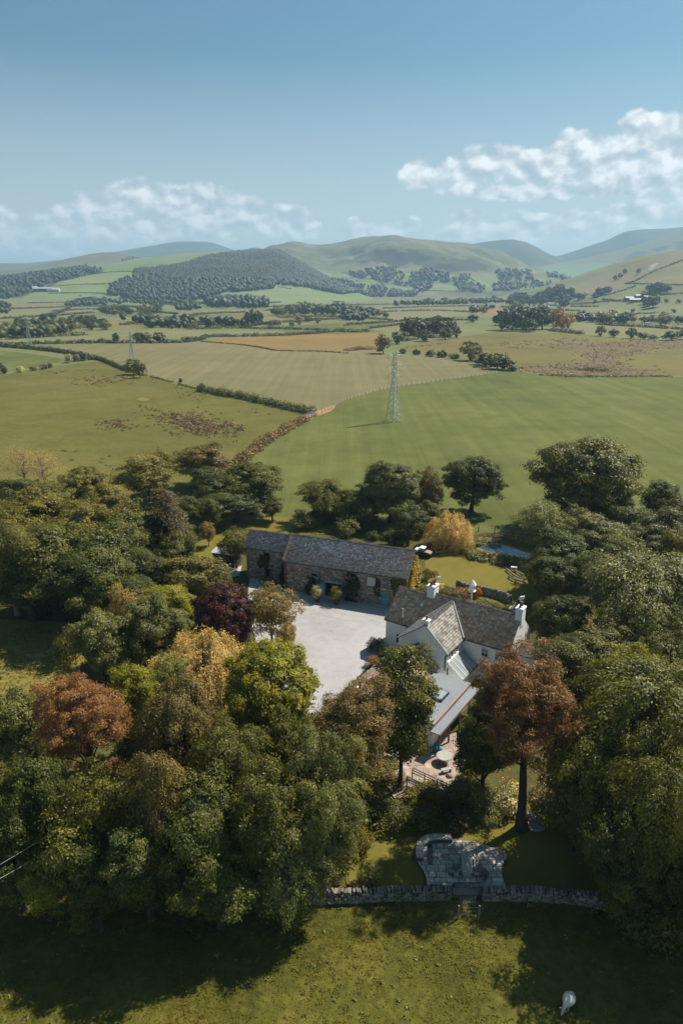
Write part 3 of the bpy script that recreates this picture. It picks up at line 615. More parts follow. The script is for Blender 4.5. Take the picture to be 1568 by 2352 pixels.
def proto(key, seed, rx, h, cb, ncl, nlf, lsize, clr=.21, flat=.75, inner=.25, amp=.3, droop=0., trunkr=.3, nl=22, bark='bark', twig=0, jit=.55, aspect=.62, style='round', lean=.25, updir=.5, gapclr=0.):
    """broad crown of leaf clumps: rx radius, h height, cb height of the crown's foot"""
    R = np.random.default_rng(seed); lob = lobes(R, 14, amp); b = (h-cb)/2; zc = cb+b
    U = unit(R.normal(size=(ncl*3, 3)))
    if style == 'cone': U[:, 2] = R.uniform(-1, 1, len(U))
    keep = R.uniform(size=len(U)) < np.where(U[:, 2] > -.35, 1, .45); U = U[keep][:ncl]
    rad = np.where(R.uniform(size=len(U)) < inner, R.uniform(.35, .8, len(U)), R.uniform(.74, 1.08, len(U)))*lob(U)
    C = U*rad[:, None]*np.array([rx, rx, b])
    if style == 'cone':
        t = (U[:, 2]+1)/2; ang = R.uniform(0, 6.28, len(U)); rr = rx*(1-t)**.75*R.uniform(.55, 1.05, len(U))+.15
        C = np.stack([np.cos(ang)*rr, np.sin(ang)*rr, (t*2-1)*b], 1)
    if style == 'dome': C[:, 2] = np.where(C[:, 2] < -.2*b, C[:, 2]*.75, C[:, 2])
    C[:, 2] += zc
    cr = clr*rx*np.clip(np.exp(R.normal(0, .32, len(U))), .5, 1.75)
    Vs, Fs, Ts, o = [], [], [], 0
    for c, r, u in zip(C, cr, U):
        n = max(6, int(nlf*R.uniform(.7, 1.3)*(r/(clr*rx))**2)); hor = unit(np.array([c[0], c[1], 0])+1e-6)
        d = unit(R.normal(size=(n, 3))+u*.55+np.array([0, 0, updir]))
        rr = np.where(R.uniform(size=n) < .16, R.uniform(1.0, 1.45, n), R.uniform(.45, 1.05, n)**.6)[:, None]
        off = d*rr*r*np.array([1.08, 1.08, flat])
        if droop:
            # sprays: stretched outward, hanging at the tip
            k = (off@hor); off = off+hor*k[:, None]*.8; off[:, 2] -= droop*np.maximum(k, 0)**1.5/r**.5*1.1
        if style == 'cone': off[:, 2] -= .35*np.hypot(off[:, 0], off[:, 1])
        pos = c+off
        Nn = d*.8+u*.35+np.array([0, 0, .35])
        al = (hor*np.ones((n, 1))+np.array([0, 0, -.55*droop])+.45*R.normal(size=(n, 3))) if droop else None
        Nn = Nn+np.array([.15, .12, .25]) if 0 else Nn
        V, F = leaves(pos, Nn, lsize, R, aspect, jit, al)
        Vs.append(V); Fs.append(F+o); o += len(V); base = R.uniform(.1, .75)
        Ts.append(np.clip(base+.22*R.normal(size=n), 0, 1))
    cm = npmesh(key+'_crown', np.concatenate(Vs), np.concatenate(Fs), M['oak'], tint=np.concatenate(Ts))
    A = np.concatenate(Vs); rr = np.hypot(A[:, 0], A[:, 1]); zz = A[:, 2]
    PROTO[key] = dict(crown=cm, trunk=trunk_mesh(key+'_trunk', R, h, trunkr, C, nl, bark, lean, max(.2, cb/h), twig), rx=float(np.percentile(rr, 96)), h=float(np.percentile(zz, 99.5)), cb=max(0., float(np.percentile(zz, 2))))
for i in range(3): proto('round%d' % i, 20+i, 4.6, 10.5, 1.6, 190, 150, .235, .15, nl=30, amp=.5, flat=.65, jit=.42, updir=.65, twig=1)
for i in range(3): proto('big%d' % i, 30+i, 7.0, 14, 2.0, 300, 185, .265, .122, amp=.58, trunkr=.45, nl=38, flat=.62, jit=.42, updir=.65, twig=1)
for i in range(3): proto('spray%d' % i, 40+i, 6.5, 14, 1.0, 320, 155, .25, .112, flat=.5, droop=.5, amp=.55, trunkr=.42, nl=44, twig=2, bark='palebark', aspect=.5, jit=.35, updir=.6)
proto('oak0', 50, 7.2, 13.5, 1.5, 300, 185, .285, .125, flat=.6, amp=.45, inner=.2, trunkr=.5, nl=44, jit=.42, updir=.65)
proto('dome0', 51, 6.5, 12, 1.0, 420, 150, .285, .115, flat=.7, inner=.06, amp=.22, trunkr=.4, nl=16, jit=.42, updir=.65)
for i in range(2): proto('tall%d' % i, 60+i, 3.3, 14.5, 1.2, 210, 120, .235, .2, amp=.45, trunkr=.24, nl=34, inner=.4, lean=.1, jit=.42, updir=.65)
for i in range(3): proto('airy%d' % i, 70+i, 4.6, 9.5, 1.0, 170, 80, .25, .16, amp=.45, inner=.4, trunkr=.2, nl=50, twig=2, flat=.6, jit=.45)
proto('wispy0', 75, 3.4, 8.5, 1.0, 130, 75, .20, .16, amp=.45, inner=.4, trunkr=.16, nl=40, twig=2, flat=.9, aspect=.35)
for i in range(2): proto('pine%d' % i, 80+i, 5.0, 18, (6.8, 5.2)[i], 290, 210, .25, .115, flat=.7, amp=(.52, .55)[i], inner=.25, trunkr=.46, nl=46, bark='bark', aspect=.22, jit=.8, lean=.05, updir=.8, twig=1)
for i in range(2): proto('cone%d' % i, 84+i, 4.0, 15, .8, 150, 130, .34, .17, flat=.8, style='cone', trunkr=.3, nl=20, aspect=.3, droop=.3)
for i in range(4): proto('shrub%d' % i, 90+i, 1.6, 2.2, .1, 34, 60, .20, .32, amp=.35, trunkr=.07, nl=10, twig=1, flat=.8)
for i in range(4): proto('far%d' % i, 100+i, 4.6, 9.5, .6, 34, 26, 1.05, .3, amp=.35, trunkr=.28, nl=5, inner=.15)
for i in range(2): proto('farbush%d' % i, 106+i, 2.4, 3.0, .0, 18, 20, .8, .38, amp=.3, trunkr=.12, nl=4, inner=.1)
def willow(key, seed, rx, h, nst, lsize, dens=1.0, gap=.35):
    R = np.random.default_rng(seed); Vs, Fs, Ts, o = [], [], [], 0; cs = []
    for i in range(nst):
        a = R.uniform(0, 6.28); rr = rx*sqrt(R.uniform(.03, 1))*(1+.16*sin(3*a+seed)+.10*sin(7*a+1)); zt = h*(1-.40*(rr/rx)**2)*(.88+.12*sin(4*a+rr*1.6+seed))*R.uniform(.86, 1.05); L = min(zt-.1, R.uniform(.35, .75)*h*(.4+.6*rr/rx))
        n = max(8, int(L*16*dens)); t = R.uniform(0, 1, n)
        e = np.array([cos(a), sin(a), 0])
        pos = e*rr+np.outer(np.sin(t*2.2)*.5*(rr/rx)+t*.1, e)+np.array([0, 0, zt])-np.outer(L*t**1.15, (0, 0, 1))+R.normal(size=(n, 3))*np.array([.2, .2, .12])
        Nn = e*.35+np.array([0, 0, 1.0])+0*pos
        V, F = leaves(pos, Nn, lsize, R, .3, .6, np.array([0, 0, -1.])+.3*R.normal(size=(n, 3)))
        Vs.append(V); Fs.append(F+o); o += len(V); Ts.append(np.clip(R.uniform(.2, .75)+.2*R.normal(size=n)-.15*t, 0, 1))
        if i % 6 == 0: cs.append(e*rr*.8+np.array([0, 0, zt-.2]))
    cm = npmesh(key+'_crown', np.concatenate(Vs), np.concatenate(Fs), M['gold'], tint=np.concatenate(Ts))
    PROTO[key] = dict(crown=cm, trunk=trunk_mesh(key+'_trunk', R, h, .28, np.array(cs), min(26, len(cs)), 'bark', .2, .3, 0), rx=rx, h=h, cb=.6)
willow('willow0', 120, 4.2, 7.5, 330, .30, 1.2); willow('willow1', 121, 5.0, 8.0, 480, .30, 1.2)
def bare(key, seed):
    R = np.random.default_rng(seed); C = unit(R.normal(size=(60, 3)))*R.uniform(.5, 1, (60, 1))*np.array([3.2, 3.2, 3.4])+np.array([0, 0, 6.2])
    tm = trunk_mesh(key+'_trunk', R, 9.5, .17, C, 60, 'palebark', .25, .3, 8)
    n = 5200; c = C[R.integers(0, 60, n)]+R.normal(size=(n, 3))*.6
    V, F = leaves(c, np.array([0, 0, 1.])+0*c, .15, R, .35, .8)
    PROTO[key] = dict(crown=npmesh(key+'_crown', V, F, M['olive'], tint=R.uniform(0, 1, n)), trunk=tm, rx=3.3, h=9.6, cb=2.8)
bare('bare0', 130); bare('bare1', 131)
NT_ = [0]
def plant(key, x, y, h, wid, mat, name, label, cat='tree', group=None, z=0.0, rz=None, parts=True):
    p = PROTO[key]; NT_[0] += 1
    if rz is None: rz = rng.uniform(0, 6.28)
    s = wid/(2*p['rx']); sz = h/p['h']
    k = rng.uniform(.9, 1.12) if parts else 1.0
    e = thing(name, label, cat, (x, y, z), rz, group, (s*k, s/k, sz))
    link('crown', p['crown'], e, M[mat])
    if parts: link('trunk', p['trunk'], e)
    return e
def tree_at(key, px, pytop, wpx, h, mat, name, label, cat='tree', group=None, cbase=None):
    """place a plant of height h so that its silhouette's top is at pixel row pytop and it is wpx wide"""
    p = PROTO[key]; cb = p['cb']/p['h']*h; b = (h-cb)/2; zc = cb+b; ext = b*FPX/80; a = 4.0
    for _ in range(6):
        d = ray(px, pytop+ext); t = (zc-CAMH)/d[2]; x, y = d[0]*t, d[1]*t; dep = t
        a = wpx*dep/FPX/2; e = atan2(CAMH-zc, y); ext = sqrt((a*sin(e))**2+(b*cos(e))**2)*FPX/dep
    return plant(key, x, y, h, 2*a*.99, mat, name, label, cat, group)
# ------------------------------------------------------------------ trees round the farm, from the far row to the near one
BT, DT, CO = 'broadleaf_tree', 'dense_tree', 'conifer_tree'
T = tree_at
# row behind the barn and on the edge of the green field
T('spray0', 750, 1098, 122, 8.5, 'oak', BT, 'bushy layered tree in a line with the barn ridge, alone at the green field edge')
T('big0', 898, 1058, 132, 12.5, 'sage', BT, 'tall grey-green tree with feathery crown behind the barn, left of the slim brown tree')
T('airy0', 986, 1073, 62, 11, 'russet', 'birch_tree', 'slim brownish open tree between the grey-green tree and the round tree on a bare trunk')
T('oak0', 1086, 1050, 136, 11.5, 'deep', BT, 'round dark tree on a bare trunk standing beside the pond')
T('oak0', 1345, 1006, 242, 17.5, 'oak', 'oak_tree', 'broad spreading oak standing alone in the lower right of the green field')
T('round0', 938, 1160, 92, 7.5, 'deep', DT, 'dark dense tree under the grey-green tree, left of the golden willow by the pond')
T('willow0', 1033, 1168, 98, 7.0, 'gold', 'willow_tree', 'golden weeping willow between the barn end and the pond')
T('wispy0', 1245, 1148, 150, 9.5, 'sage', 'willow_tree', 'pale grey-green willow overhanging the right bank of the pond')
T('shrub0', 800, 1190, 60, 3.4, 'sage', 'bush', 'grey-green bush right behind the barn ridge', 'bush')
T('shrub1', 700, 1180, 70, 2.6, 'sage', 'bush', 'low straggling bush at the far edge of the lawn behind the barn', 'bush')
T('round1', 838, 1150, 66, 5.5, 'oak', BT, 'small leafy tree filling the gap between layered tree and grey-green tree')
T('round1', 800, 1125, 80, 7, 'oak', BT, 'green tree between layered tree and grey-green tree, set back')
T('round2', 960, 1085, 80, 9, 'sage', BT, 'grey-green tree between feathery tree and slim brown tree')
T('round2', 860, 1110, 80, 7.5, 'deep', BT, 'dark tree tucked against the left side of the tall grey-green tree')
T('round0', 985, 1150, 60, 6.0, 'oak', BT, 'leafy green tree at the foot of the slim brownish tree')
# right-hand belt
T('round1', 1520, 1103, 100, 9.5, 'deep', DT, 'dark round-topped tree at the right frame edge, just below the green field')
T('big1', 1490, 1165, 170, 11, 'deep', DT, 'dark glossy tree below the round-topped tree at the right frame edge')
T('big2', 1370, 1178, 150, 10, 'sage', DT, 'grey-leaved broad tree below the lone spreading oak')
T('wispy0', 1385, 1120, 80, 8, 'russet', 'birch_tree', 'brownish twiggy tree in front of the lone spreading oak')
T('round2', 1290, 1215, 140, 9.5, 'deep', DT, 'dark grey-green tree right of the pond, leaning over its far end')
T('round0', 1255, 1275, 110, 8.5, 'deep', DT, 'dark tree whose shade falls on the curved log benches')
T('big0', 1560, 1210, 120, 12, 'olive', BT, 'olive tree at the right frame edge above the huge pale beech')
T('spray1', 1475, 1248, 300, 14.5, 'sage', 'beech_tree', 'huge pale grey-green beech filling the right side beside the house')
T('round1', 1285, 1365, 130, 9, 'deep', DT, 'dark tree beside the right gable of the white house')
T('big2', 1340, 1440, 190, 9, 'oak', BT, 'dark green tree between the house gable and the tall red-brown pine')
T('round1', 1440, 1480, 130, 12, 'lime', BT, 'bright green tree top rising left of the layered beech on the right')
T('spray2', 1495, 1510, 360, 16, 'oak', 'beech_tree', 'large layered beech with hanging sprays at the right frame edge, below the huge pale beech')
T('spray0', 1375, 1650, 220, 12.5, 'oak', 'beech_tree', 'layered green tree between the tall red-brown pine and the large layered beech')
T('spray1', 1530, 1740, 260, 14, 'oak', 'beech_tree', 'dark layered tree in the lower right under the large layered beech')
T('big1', 1450, 1830, 220, 10, 'deep', DT, 'dark tree over the right end of the drystone wall')
T('big0', 1690, 1850, 260, 13, 'deep', DT, 'dark tree just beyond the right frame edge, shading the corner of the near field')
T('big1', 1590, 1835, 220, 11, 'deep', DT, 'very dark tree at the right frame edge below the drystone wall')
T('round0', 1330, 1790, 110, 7.0, 'oak', BT, 'small sunlit tree right of the bare pine trunk')
def big_pine(key, bx, by, top, wpx, mat, label, lean=-3.0):
    x, y, _ = P(bx, by); d = ray(bx, top); h = CAMH+d[2]*(y/d[1]); dep = y/d[1]
    e = plant(key, x, y, h*.99, wpx*dep/FPX*.95, mat, 'pine_tree', label, rz=0); e.rotation_euler = (0, radians(lean), 0)
    return e
big_pine('pine0', 1197, 1905, 1478, 262, 'pinebrown', 'tall red-brown pine on a long bare trunk right of the stone terrace')
big_pine('pine1', 822, 1905, 1580, 225, 'brownpine', 'brownish pine with a leaning bare trunk at the left end of the garden', -4.5)
T('big0', 1118, 1600, 150, 10.5, 'deep', DT, 'dark dense tree standing between the patio and the tall red-brown pine')
T('tall0', 925, 1488, 152, 15.0, 'oak', 'maple_tree', 'tall narrow maple covering the flat-roofed extension, in front of the house')
# middle left, round the yard
T('airy1', 541, 1212, 84, 7.0, 'oak', BT, 'small open-crowned tree leaning in front of the left barn wing')
T('airy2', 478, 1197, 42, 4.8, 'amber', BT, 'small orange-brown tree on the lawn left of the barn')
T('round1', 575, 1063, 150, 10.5, 'oak', DT, 'broad dark tree at the left corner of the green field')
T('round2', 490, 1075, 130, 10, 'deep', DT, 'dark tree squeezed between the broad dark tree and the brown conifer, set back')
T('big2', 540, 1110, 150, 7.5, 'deep', DT, 'low dark tree in front of the broad dark tree at the field corner')
T('round2', 462, 1018, 132, 10, 'russet', BT, 'brown-tinged tree behind the broad dark tree, at the hedge end')
T('airy0', 335, 1040, 140, 10.5, 'olive', 'ash_tree', 'pale open tree with visible limbs standing in the rough pasture')
T('airy2', 372, 1030, 62, 10, 'olive', 'ash_tree', 'narrow pale tree right behind the pale open tree')
T('cone0', 378, 1125, 155, 13.5, 'darkconifer', CO, 'dark brown conifer left of the lawn behind the barn')
T('round1', 435, 1140, 66, 7.5, 'deep', BT, 'dark tree squeezed between the brown conifer and the broad dark tree')
T('round0', 625, 1140, 60, 5.0, 'oak', BT, 'small tree at the right foot of the broad dark tree')
T('round0', 430, 1272, 150, 8.5, 'olive', BT, 'olive tree above the purple beech, left of the barn wing')
T('round2', 350, 1275, 120, 8.5, 'oak', BT, 'green tree left of the olive tree and below the brown conifer')
T('round1', 385, 1340, 120, 7.5, 'lime', BT, 'light green tree left of the purple beech')
T('dome0', 515, 1342, 146, 9.0, 'purple', 'copper_beech', 'dark purple beech beside the gravel yard')
T('airy1', 622, 1342, 128, 8.5, 'amber', 'ash_tree', 'yellow-brown open tree at the left edge of the gravel yard')
T('willow1', 462, 1432, 218, 8.0, 'gold', 'willow_tree', 'golden willow in front of the purple beech')
T('round2', 335, 1362, 130, 10.5, 'sage', BT, 'tall pale green tree left of the golden willow and right of the clearing')
T('round1', 232, 1400, 140, 10, 'sage', BT, 'grey-green tree beside the sunlit clearing')
T('airy0', 285, 1345, 90, 10, 'amber', BT, 'yellowish open tree behind the grey-green tree at the clearing')
T('dome0', 618, 1472, 238, 10.5, 'lime', 'maple_tree', 'bright green domed maple in the middle of the near trees')
T('round1', 312, 1525, 140, 10.5, 'lime', BT, 'green tree right of the rust-brown conifer')
T('pine1', 192, 1545, 185, 14.5, 'rust', CO, 'rust-brown conifer with bare trunk on the left')
T('round0', 45, 1590, 150, 11, 'sage', DT, 'blue-green tree at the left frame edge below the clearing')
T('shrub2', 150, 1450, 60, 4.5, 'oak', 'bush', 'scraggy bush at the right end of the dirt path in the clearing', 'bush')
T('spray0', 420, 1555, 200, 13.5, 'russet', 'beech_tree', 'brown-green layered beech left of the bright domed maple')
T('airy2', 400, 1500, 110, 10.5, 'sage', BT, 'pale green tree under the golden willow')
# upper left wood
T('bare0', 45, 1022, 95, 10.5, 'gold', 'bare_tree', 'pale feathery tree nearest the left frame edge, above the left wood')
T('bare1', 100, 1028, 95, 10.5, 'gold', 'bare_tree', 'pale feathery tree right of the other feathery tree above the left wood')
T('round1', 188, 1072, 104, 9.5, 'olive', BT, 'yellow-green tree standing up at the back edge of the left wood')
T('round0', 35, 1098, 110, 9, 'deep', DT, 'dark green tree below the pale feathery trees at the left frame edge')
T('big0', 55, 1128, 210, 13, 'olive', BT, 'large olive tree at the upper left frame edge of the left wood')
T('big1', 175, 1150, 190, 12.5, 'olive', BT, 'olive tree in the left wood, below the yellow-green tree')
T('big2', 285, 1168, 160, 11.5, 'oak', BT, 'green tree in the left wood, left of the dark brown conifer')
T('big0', 110, 1195, 230, 13.5, 'oak', BT, 'broad green tree in the middle of the left wood')
T('spray1', 20, 1195, 170, 14, 'oak', BT, 'green layered tree at the left frame edge of the left wood')
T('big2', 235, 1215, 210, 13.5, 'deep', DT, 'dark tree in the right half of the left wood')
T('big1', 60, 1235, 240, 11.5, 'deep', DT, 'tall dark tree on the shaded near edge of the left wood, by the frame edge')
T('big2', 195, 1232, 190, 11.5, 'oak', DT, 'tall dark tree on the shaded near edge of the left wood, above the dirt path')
T('spray2', 290, 1255, 150, 10.5, 'deep', BT, 'twiggy dark tree at the right end of the left wood')
T('round0', 405, 1215, 110, 8, 'oak', BT, 'green tree at the foot of the dark brown conifer')
T('round2', 300, 1315, 110, 8.5, 'oak', BT, 'green tree between the left wood and the light green tree')
T('airy0', 480, 1285, 90, 6.5, 'oak', BT, 'open green tree just behind the purple beech')
T('round1', 395, 1395, 100, 8, 'sage', BT, 'grey-green tree behind the golden willow, left of the purple beech')
T('big1', 1500, 1215, 120, 9, 'sage', DT, 'grey-green tree between the dark glossy tree and the huge pale beech')
T('big0', 1420, 1140, 110, 8.5, 'deep', DT, 'dark tree just right of the lone spreading oak')
T('round0', 1555, 1140, 90, 9, 'oak', DT, 'green tree at the right frame edge under the round-topped tree')
T('round1', 1325, 1150, 80, 7, 'sage', DT, 'grey-green tree between the pond willow and the lone spreading oak')
T('round2', 255, 1290, 120, 9, 'oak', BT, 'green tree at the right foot of the left wood, above the grey-green clearing tree')
T('round1', 480, 1145, 60, 7, 'oak', BT, 'green tree at the lawn edge right of the brown conifer')
T('big1', 395, 1160, 120, 9, 'deep', DT, 'dark tree right beside the trunk of the dark brown conifer')
T('airy2', 655, 1430, 60, 5.5, 'amber', 'ash_tree', 'small yellowish tree on the yard edge behind the bright domed maple')
T('round2', 110, 1102, 120, 9, 'oak', BT, 'green tree below the pale feathery trees, right of the dark green one')
T('round0', 250, 1110, 100, 9, 'olive', BT, 'olive tree at the back edge of the left wood, right of the yellow-green tree')
# near mass, lower left
T('spray1', 735, 1670, 190, 12.5, 'sage', 'beech_tree', 'large grey-green tree beside the brownish pine, left of its trunk')
T('round2', 655, 1650, 150, 12.5, 'oak', BT, 'round green tree below the right half of the bright domed maple')
T('spray2', 540, 1660, 190, 13.0, 'oak', BT, 'green layered tree straight below the bright domed maple')
T('spray0', 372, 1738, 180, 13.5, 'russet', 'beech_tree', 'layered brownish beech with hanging sprays in the lower left')
T('big1', 590, 1755, 210, 12.5, 'oak', 'beech_tree', 'fresh green broad tree in the middle of the near tree mass')
T('spray1', 745, 1790, 180, 11, 'sage', BT, 'pale green tree over the left end of the garden wall')
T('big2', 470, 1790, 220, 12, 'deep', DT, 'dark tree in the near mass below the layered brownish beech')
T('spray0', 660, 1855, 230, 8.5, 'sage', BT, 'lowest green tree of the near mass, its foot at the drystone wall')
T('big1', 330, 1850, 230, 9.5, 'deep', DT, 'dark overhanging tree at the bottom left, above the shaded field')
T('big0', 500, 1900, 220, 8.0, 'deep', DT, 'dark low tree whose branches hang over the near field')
T('airy1', 230, 1760, 180, 12, 'oak', BT, 'open green tree below the rust-brown conifer')
T('round1', 80, 1745, 170, 12, 'deep', DT, 'dark tree at the left frame edge below the blue-green tree')
T('airy0', 160, 1840, 190, 10, 'oak', BT, 'thin open tree under the sagging power cables')
T('round2', 30, 1860, 160, 9, 'deep', DT, 'dark tree at the lower left frame edge, beneath the cables')
T('round0', 100, 1960, 120, 6, 'lime', BT, 'sunlit light green small tree at the lower left, above the shadow edge')
T('round2', 215, 1930, 150, 8.0, 'deep', DT, 'dark tree right of the sunlit small tree at the lower left')
# bushes in the lower garden
for q in (('shrub0', 1030, 1800, 70, 2.2, 'flowerleaf', 'mixed flowering bush beside the wooden ramp railings'), ('shrub1', 1095, 1790, 80, 2.6, 'sage', 'grey-green bush at the foot of the dark tree by the patio'),
          ('shrub2', 1160, 1800, 85, 2.6, 'whiteleaf', 'pale variegated bush just left of the tall pine trunk'), ('shrub3', 1245, 1800, 90, 2.6, 'flowerleaf', 'flowering bush just right of the tall pine trunk'),
          ('shrub1', 1290, 1830, 90, 2.6, 'olive', 'yellowish bush right of the flowering bush by the pine trunk'), ('shrub0', 900, 1830, 90, 2.4, 'deep', 'dark bush under the tall narrow maple'),
          ('shrub2', 965, 1835, 90, 2.2, 'deep', 'dark bush below the wooden ramp railings'), ('shrub3', 1050, 1840, 90, 2.0, 'blackshrub', 'very dark bush behind the stone terrace'), ('shrub0', 860, 1800, 70, 2.6, 'olive', 'yellowish bush left of the wooden ramp railings'),
          ('shrub1', 835, 1900, 60, 2.2, 'olive', 'yellowish bush at the foot of the brownish pine'), ('shrub3', 1120, 1845, 70, 1.5, 'sage', 'low grey-green bush at the far edge of the lower lawn'), ('shrub2', 845, 1975, 60, 2.4, 'sage', 'pale bush at the left edge of the lower lawn by the wall')):
    T(*q[:6], 'bush', q[6], 'bush')
def understory(lab, group, polys, n, mats, h0=1.6, h1=3.4):
    for poly in polys:
        for x, y, _ in flat_pts(poly, n):
            h = rng.uniform(h0, h1); plant('shrub%d' % rng.integers(0, 4), x, y, h, h*rng.uniform(1.2, 1.9), mats[rng.integers(len(mats))], 'bush', lab, 'bush', group)
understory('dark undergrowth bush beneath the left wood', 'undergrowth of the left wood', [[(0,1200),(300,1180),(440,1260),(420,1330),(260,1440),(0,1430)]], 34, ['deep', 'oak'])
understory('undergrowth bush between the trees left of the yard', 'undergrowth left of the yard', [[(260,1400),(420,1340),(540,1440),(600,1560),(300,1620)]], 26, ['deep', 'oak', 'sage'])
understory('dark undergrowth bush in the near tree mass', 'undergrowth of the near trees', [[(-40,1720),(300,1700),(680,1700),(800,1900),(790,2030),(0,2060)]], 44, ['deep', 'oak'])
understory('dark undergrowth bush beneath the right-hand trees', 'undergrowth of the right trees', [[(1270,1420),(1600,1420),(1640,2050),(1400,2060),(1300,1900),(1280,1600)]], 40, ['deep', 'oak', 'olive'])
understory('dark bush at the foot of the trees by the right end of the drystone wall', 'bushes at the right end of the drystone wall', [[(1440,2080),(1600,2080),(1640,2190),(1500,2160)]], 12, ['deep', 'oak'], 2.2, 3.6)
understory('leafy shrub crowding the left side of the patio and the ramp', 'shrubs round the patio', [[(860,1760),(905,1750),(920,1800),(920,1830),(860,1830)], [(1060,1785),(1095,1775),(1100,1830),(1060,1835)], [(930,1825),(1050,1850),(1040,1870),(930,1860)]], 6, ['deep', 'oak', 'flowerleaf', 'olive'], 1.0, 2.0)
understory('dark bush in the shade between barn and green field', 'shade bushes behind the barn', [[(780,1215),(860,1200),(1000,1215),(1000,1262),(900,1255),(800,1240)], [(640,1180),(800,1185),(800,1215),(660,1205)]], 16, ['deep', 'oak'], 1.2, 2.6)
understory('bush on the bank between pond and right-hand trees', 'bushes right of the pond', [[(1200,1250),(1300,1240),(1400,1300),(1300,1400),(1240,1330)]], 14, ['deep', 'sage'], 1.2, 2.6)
def wall_growth():
    R = np.random.default_rng(6); out = []
    for q in ([(540,2076),(740,2071),(900,2065),(1034,2062)], [(1104,2064),(1240,2066),(1327,2074),(1419,2096),(1500,2112)]):
        p = resample([P(*t)[:2] for t in q], .12); p = p[R.uniform(size=len(p)) < 1.25*fbm(p[:, 0]*.6, p[:, 1]*.6+3, 4, 2)*1.4]; out.append(np.c_[p+R.normal(size=p.shape)*np.array([.1, .35])+np.array([0, .15]), R.uniform(0, .6, len(p))])
    return np.concatenate(out)
# ------------------------------------------------------------------ hedges
def hedge(name, label, px_pts, wid, hgt, leaf, mat, dens=1.0, group=None, cat='hedge', zf=None, var=.35, seed=0, gap=0.0):
    gap = gap*.55
    R = np.random.default_rng(abs(seed+int(px_pts[0][0]*7+px_pts[0][1]))); pts = np.array([P(*q)[:2] for q in px_pts]) if zf is None else np.array([hit(*q, *zf) for q in px_pts if hit(*q, *zf)])
    ln = resample(smooth_line(pts, 6), wid*.45); L = len(ln)
    t = np.arange(L); prof = .65+.7*fbm(t*.31, 0*t+.5, seed, 3); keep = fbm(t*.13+7, 0*t+2.5, seed+4, 2) > gap
    Vs, Fs, Ts, o = [], [], [], 0; n0 = max(6, int(dens*(wid*.45)*(wid+2*hgt)/(leaf*leaf*.42)))
    for i in range(L):
        if not keep[i]: continue
        h = hgt*prof[i]*R.uniform(1-var*.5, 1+var*.5); n = max(5, int(n0*prof[i])); d = unit(R.normal(size=(n, 3))); d[:, 2] = np.abs(d[:, 2])
        z0 = ln[i][2] if len(ln[i]) > 2 else 0
        pos = np.array([ln[i][0], ln[i][1], z0])+d*np.array([wid*.55, wid*.55, h])*R.uniform(.6, 1.02, (n, 1))+R.normal(size=3)*np.array([.12, .12, 0])*wid
        V, F = leaves(pos, d+np.array([0, 0, .3]), leaf, R, .65, .5); Vs.append(V); Fs.append(F+o); o += len(V)
        Ts.append(np.clip(R.uniform(.1, .7)+.2*R.normal(size=n), 0, 1))
    ob = link(name, npmesh(name, np.concatenate(Vs), np.concatenate(Fs), M[mat], tint=np.concatenate(Ts)))
    return setp(ob, label, cat, group)
hedge('hedge', 'thick dark hedge between the tan field and the small field at the left frame edge', [(-500,775),(-200,785),(0,797),(60,801),(110,806),(165,814),(222,827)], 5, 3.2, .8, 'farleaf', 1.2)
hedge('hedge', 'gappy hedge running down from the far bush-tree along the tan field', [(222,825),(245,833),(275,846),(300,856)], 3.2, 2.6, .55, 'deep', 1.2, gap=.33)
hedge('hedge', 'low thin hedge along the tan field right of the bush-tree', [(322,860),(360,869),(400,880),(440,891),(462,897)], 1.8, 1.0, .45, 'olive', 1, gap=.42)
hedge('hedge', 'tall dark hedge between tan field and rough pasture', [(458,897),(485,903),(520,910),(560,917),(600,926),(640,935),(680,944),(722,951)], 3.6, 3.4, .5, 'deep', 1.3, gap=.25)
hedge('gorse_hedge', 'yellow-brown gorse hedge curving down to the broad dark tree', [(540,1066),(560,1056),(585,1037),(615,1015),(650,993),(680,977),(700,966)], 3.6, 2.6, .42, 'gorse', 1.2)
hedge('hedge', 'low stone-edged bank with scrub beside the gorse hedge gateway', [(700,967),(715,960),(728,955)], 1.5, .8, .4, 'gorse', .7)
hedge('hedge', 'long dark hedge behind the tan field across the left half', [(-300,800),(15,793),(100,790),(200,788.5),(300,788),(350,788),(415,787),(460,781),(480,774),(560,773),(650,771),(750,764),(790,759)], 6, 3.2, 1.0, 'farleaf', 1.0, gap=.2)
hedge('hedge', 'thin dark line of bank between orange field and tan field', [(462,785),(540,791),(600,799),(640,806),(740,808),(800,812)], 2.0, 1.2, .8, 'farleaf', .7)
hedge('hedge', 'dark hedge at the far left of the upper green field', [(784,763),(815,763),(849,762)], 6, 3.5, 1.1, 'farleaf')
hedge('hedge', 'thin hedge on top of the upper green field', [(849,755),(890,750),(924,745)], 4, 2.6, 1.1, 'farleaf', gap=.3)
hedge('hedge', 'short hedge left of the upper green field', [(610,754),(680,757),(755,759)], 5, 3.0, 1.1, 'farleaf', gap=.2)
hedge('scrub_bank', 'reddish scrub under the single dark tree beyond the tan field', [(798,806),(830,803),(860,803)], 6, 2.6, .7, 'russet', 1, cat='scrub')
hedge('scrub_bank', 'low scrub line along the near edge of the marsh', [(1240,862),(1290,864),(1330,866),(1400,866),(1480,865),(1568,866),(1700,867)], 3, 1.2, .5, 'gorse', .9, gap=.35, cat='scrub')
hedge('scrub_bank', 'pale reed bank in the marsh near the right frame edge', [(1330,850),(1360,852),(1395,853)], 7, 2.4, .6, 'farolive', 1, cat='scrub')
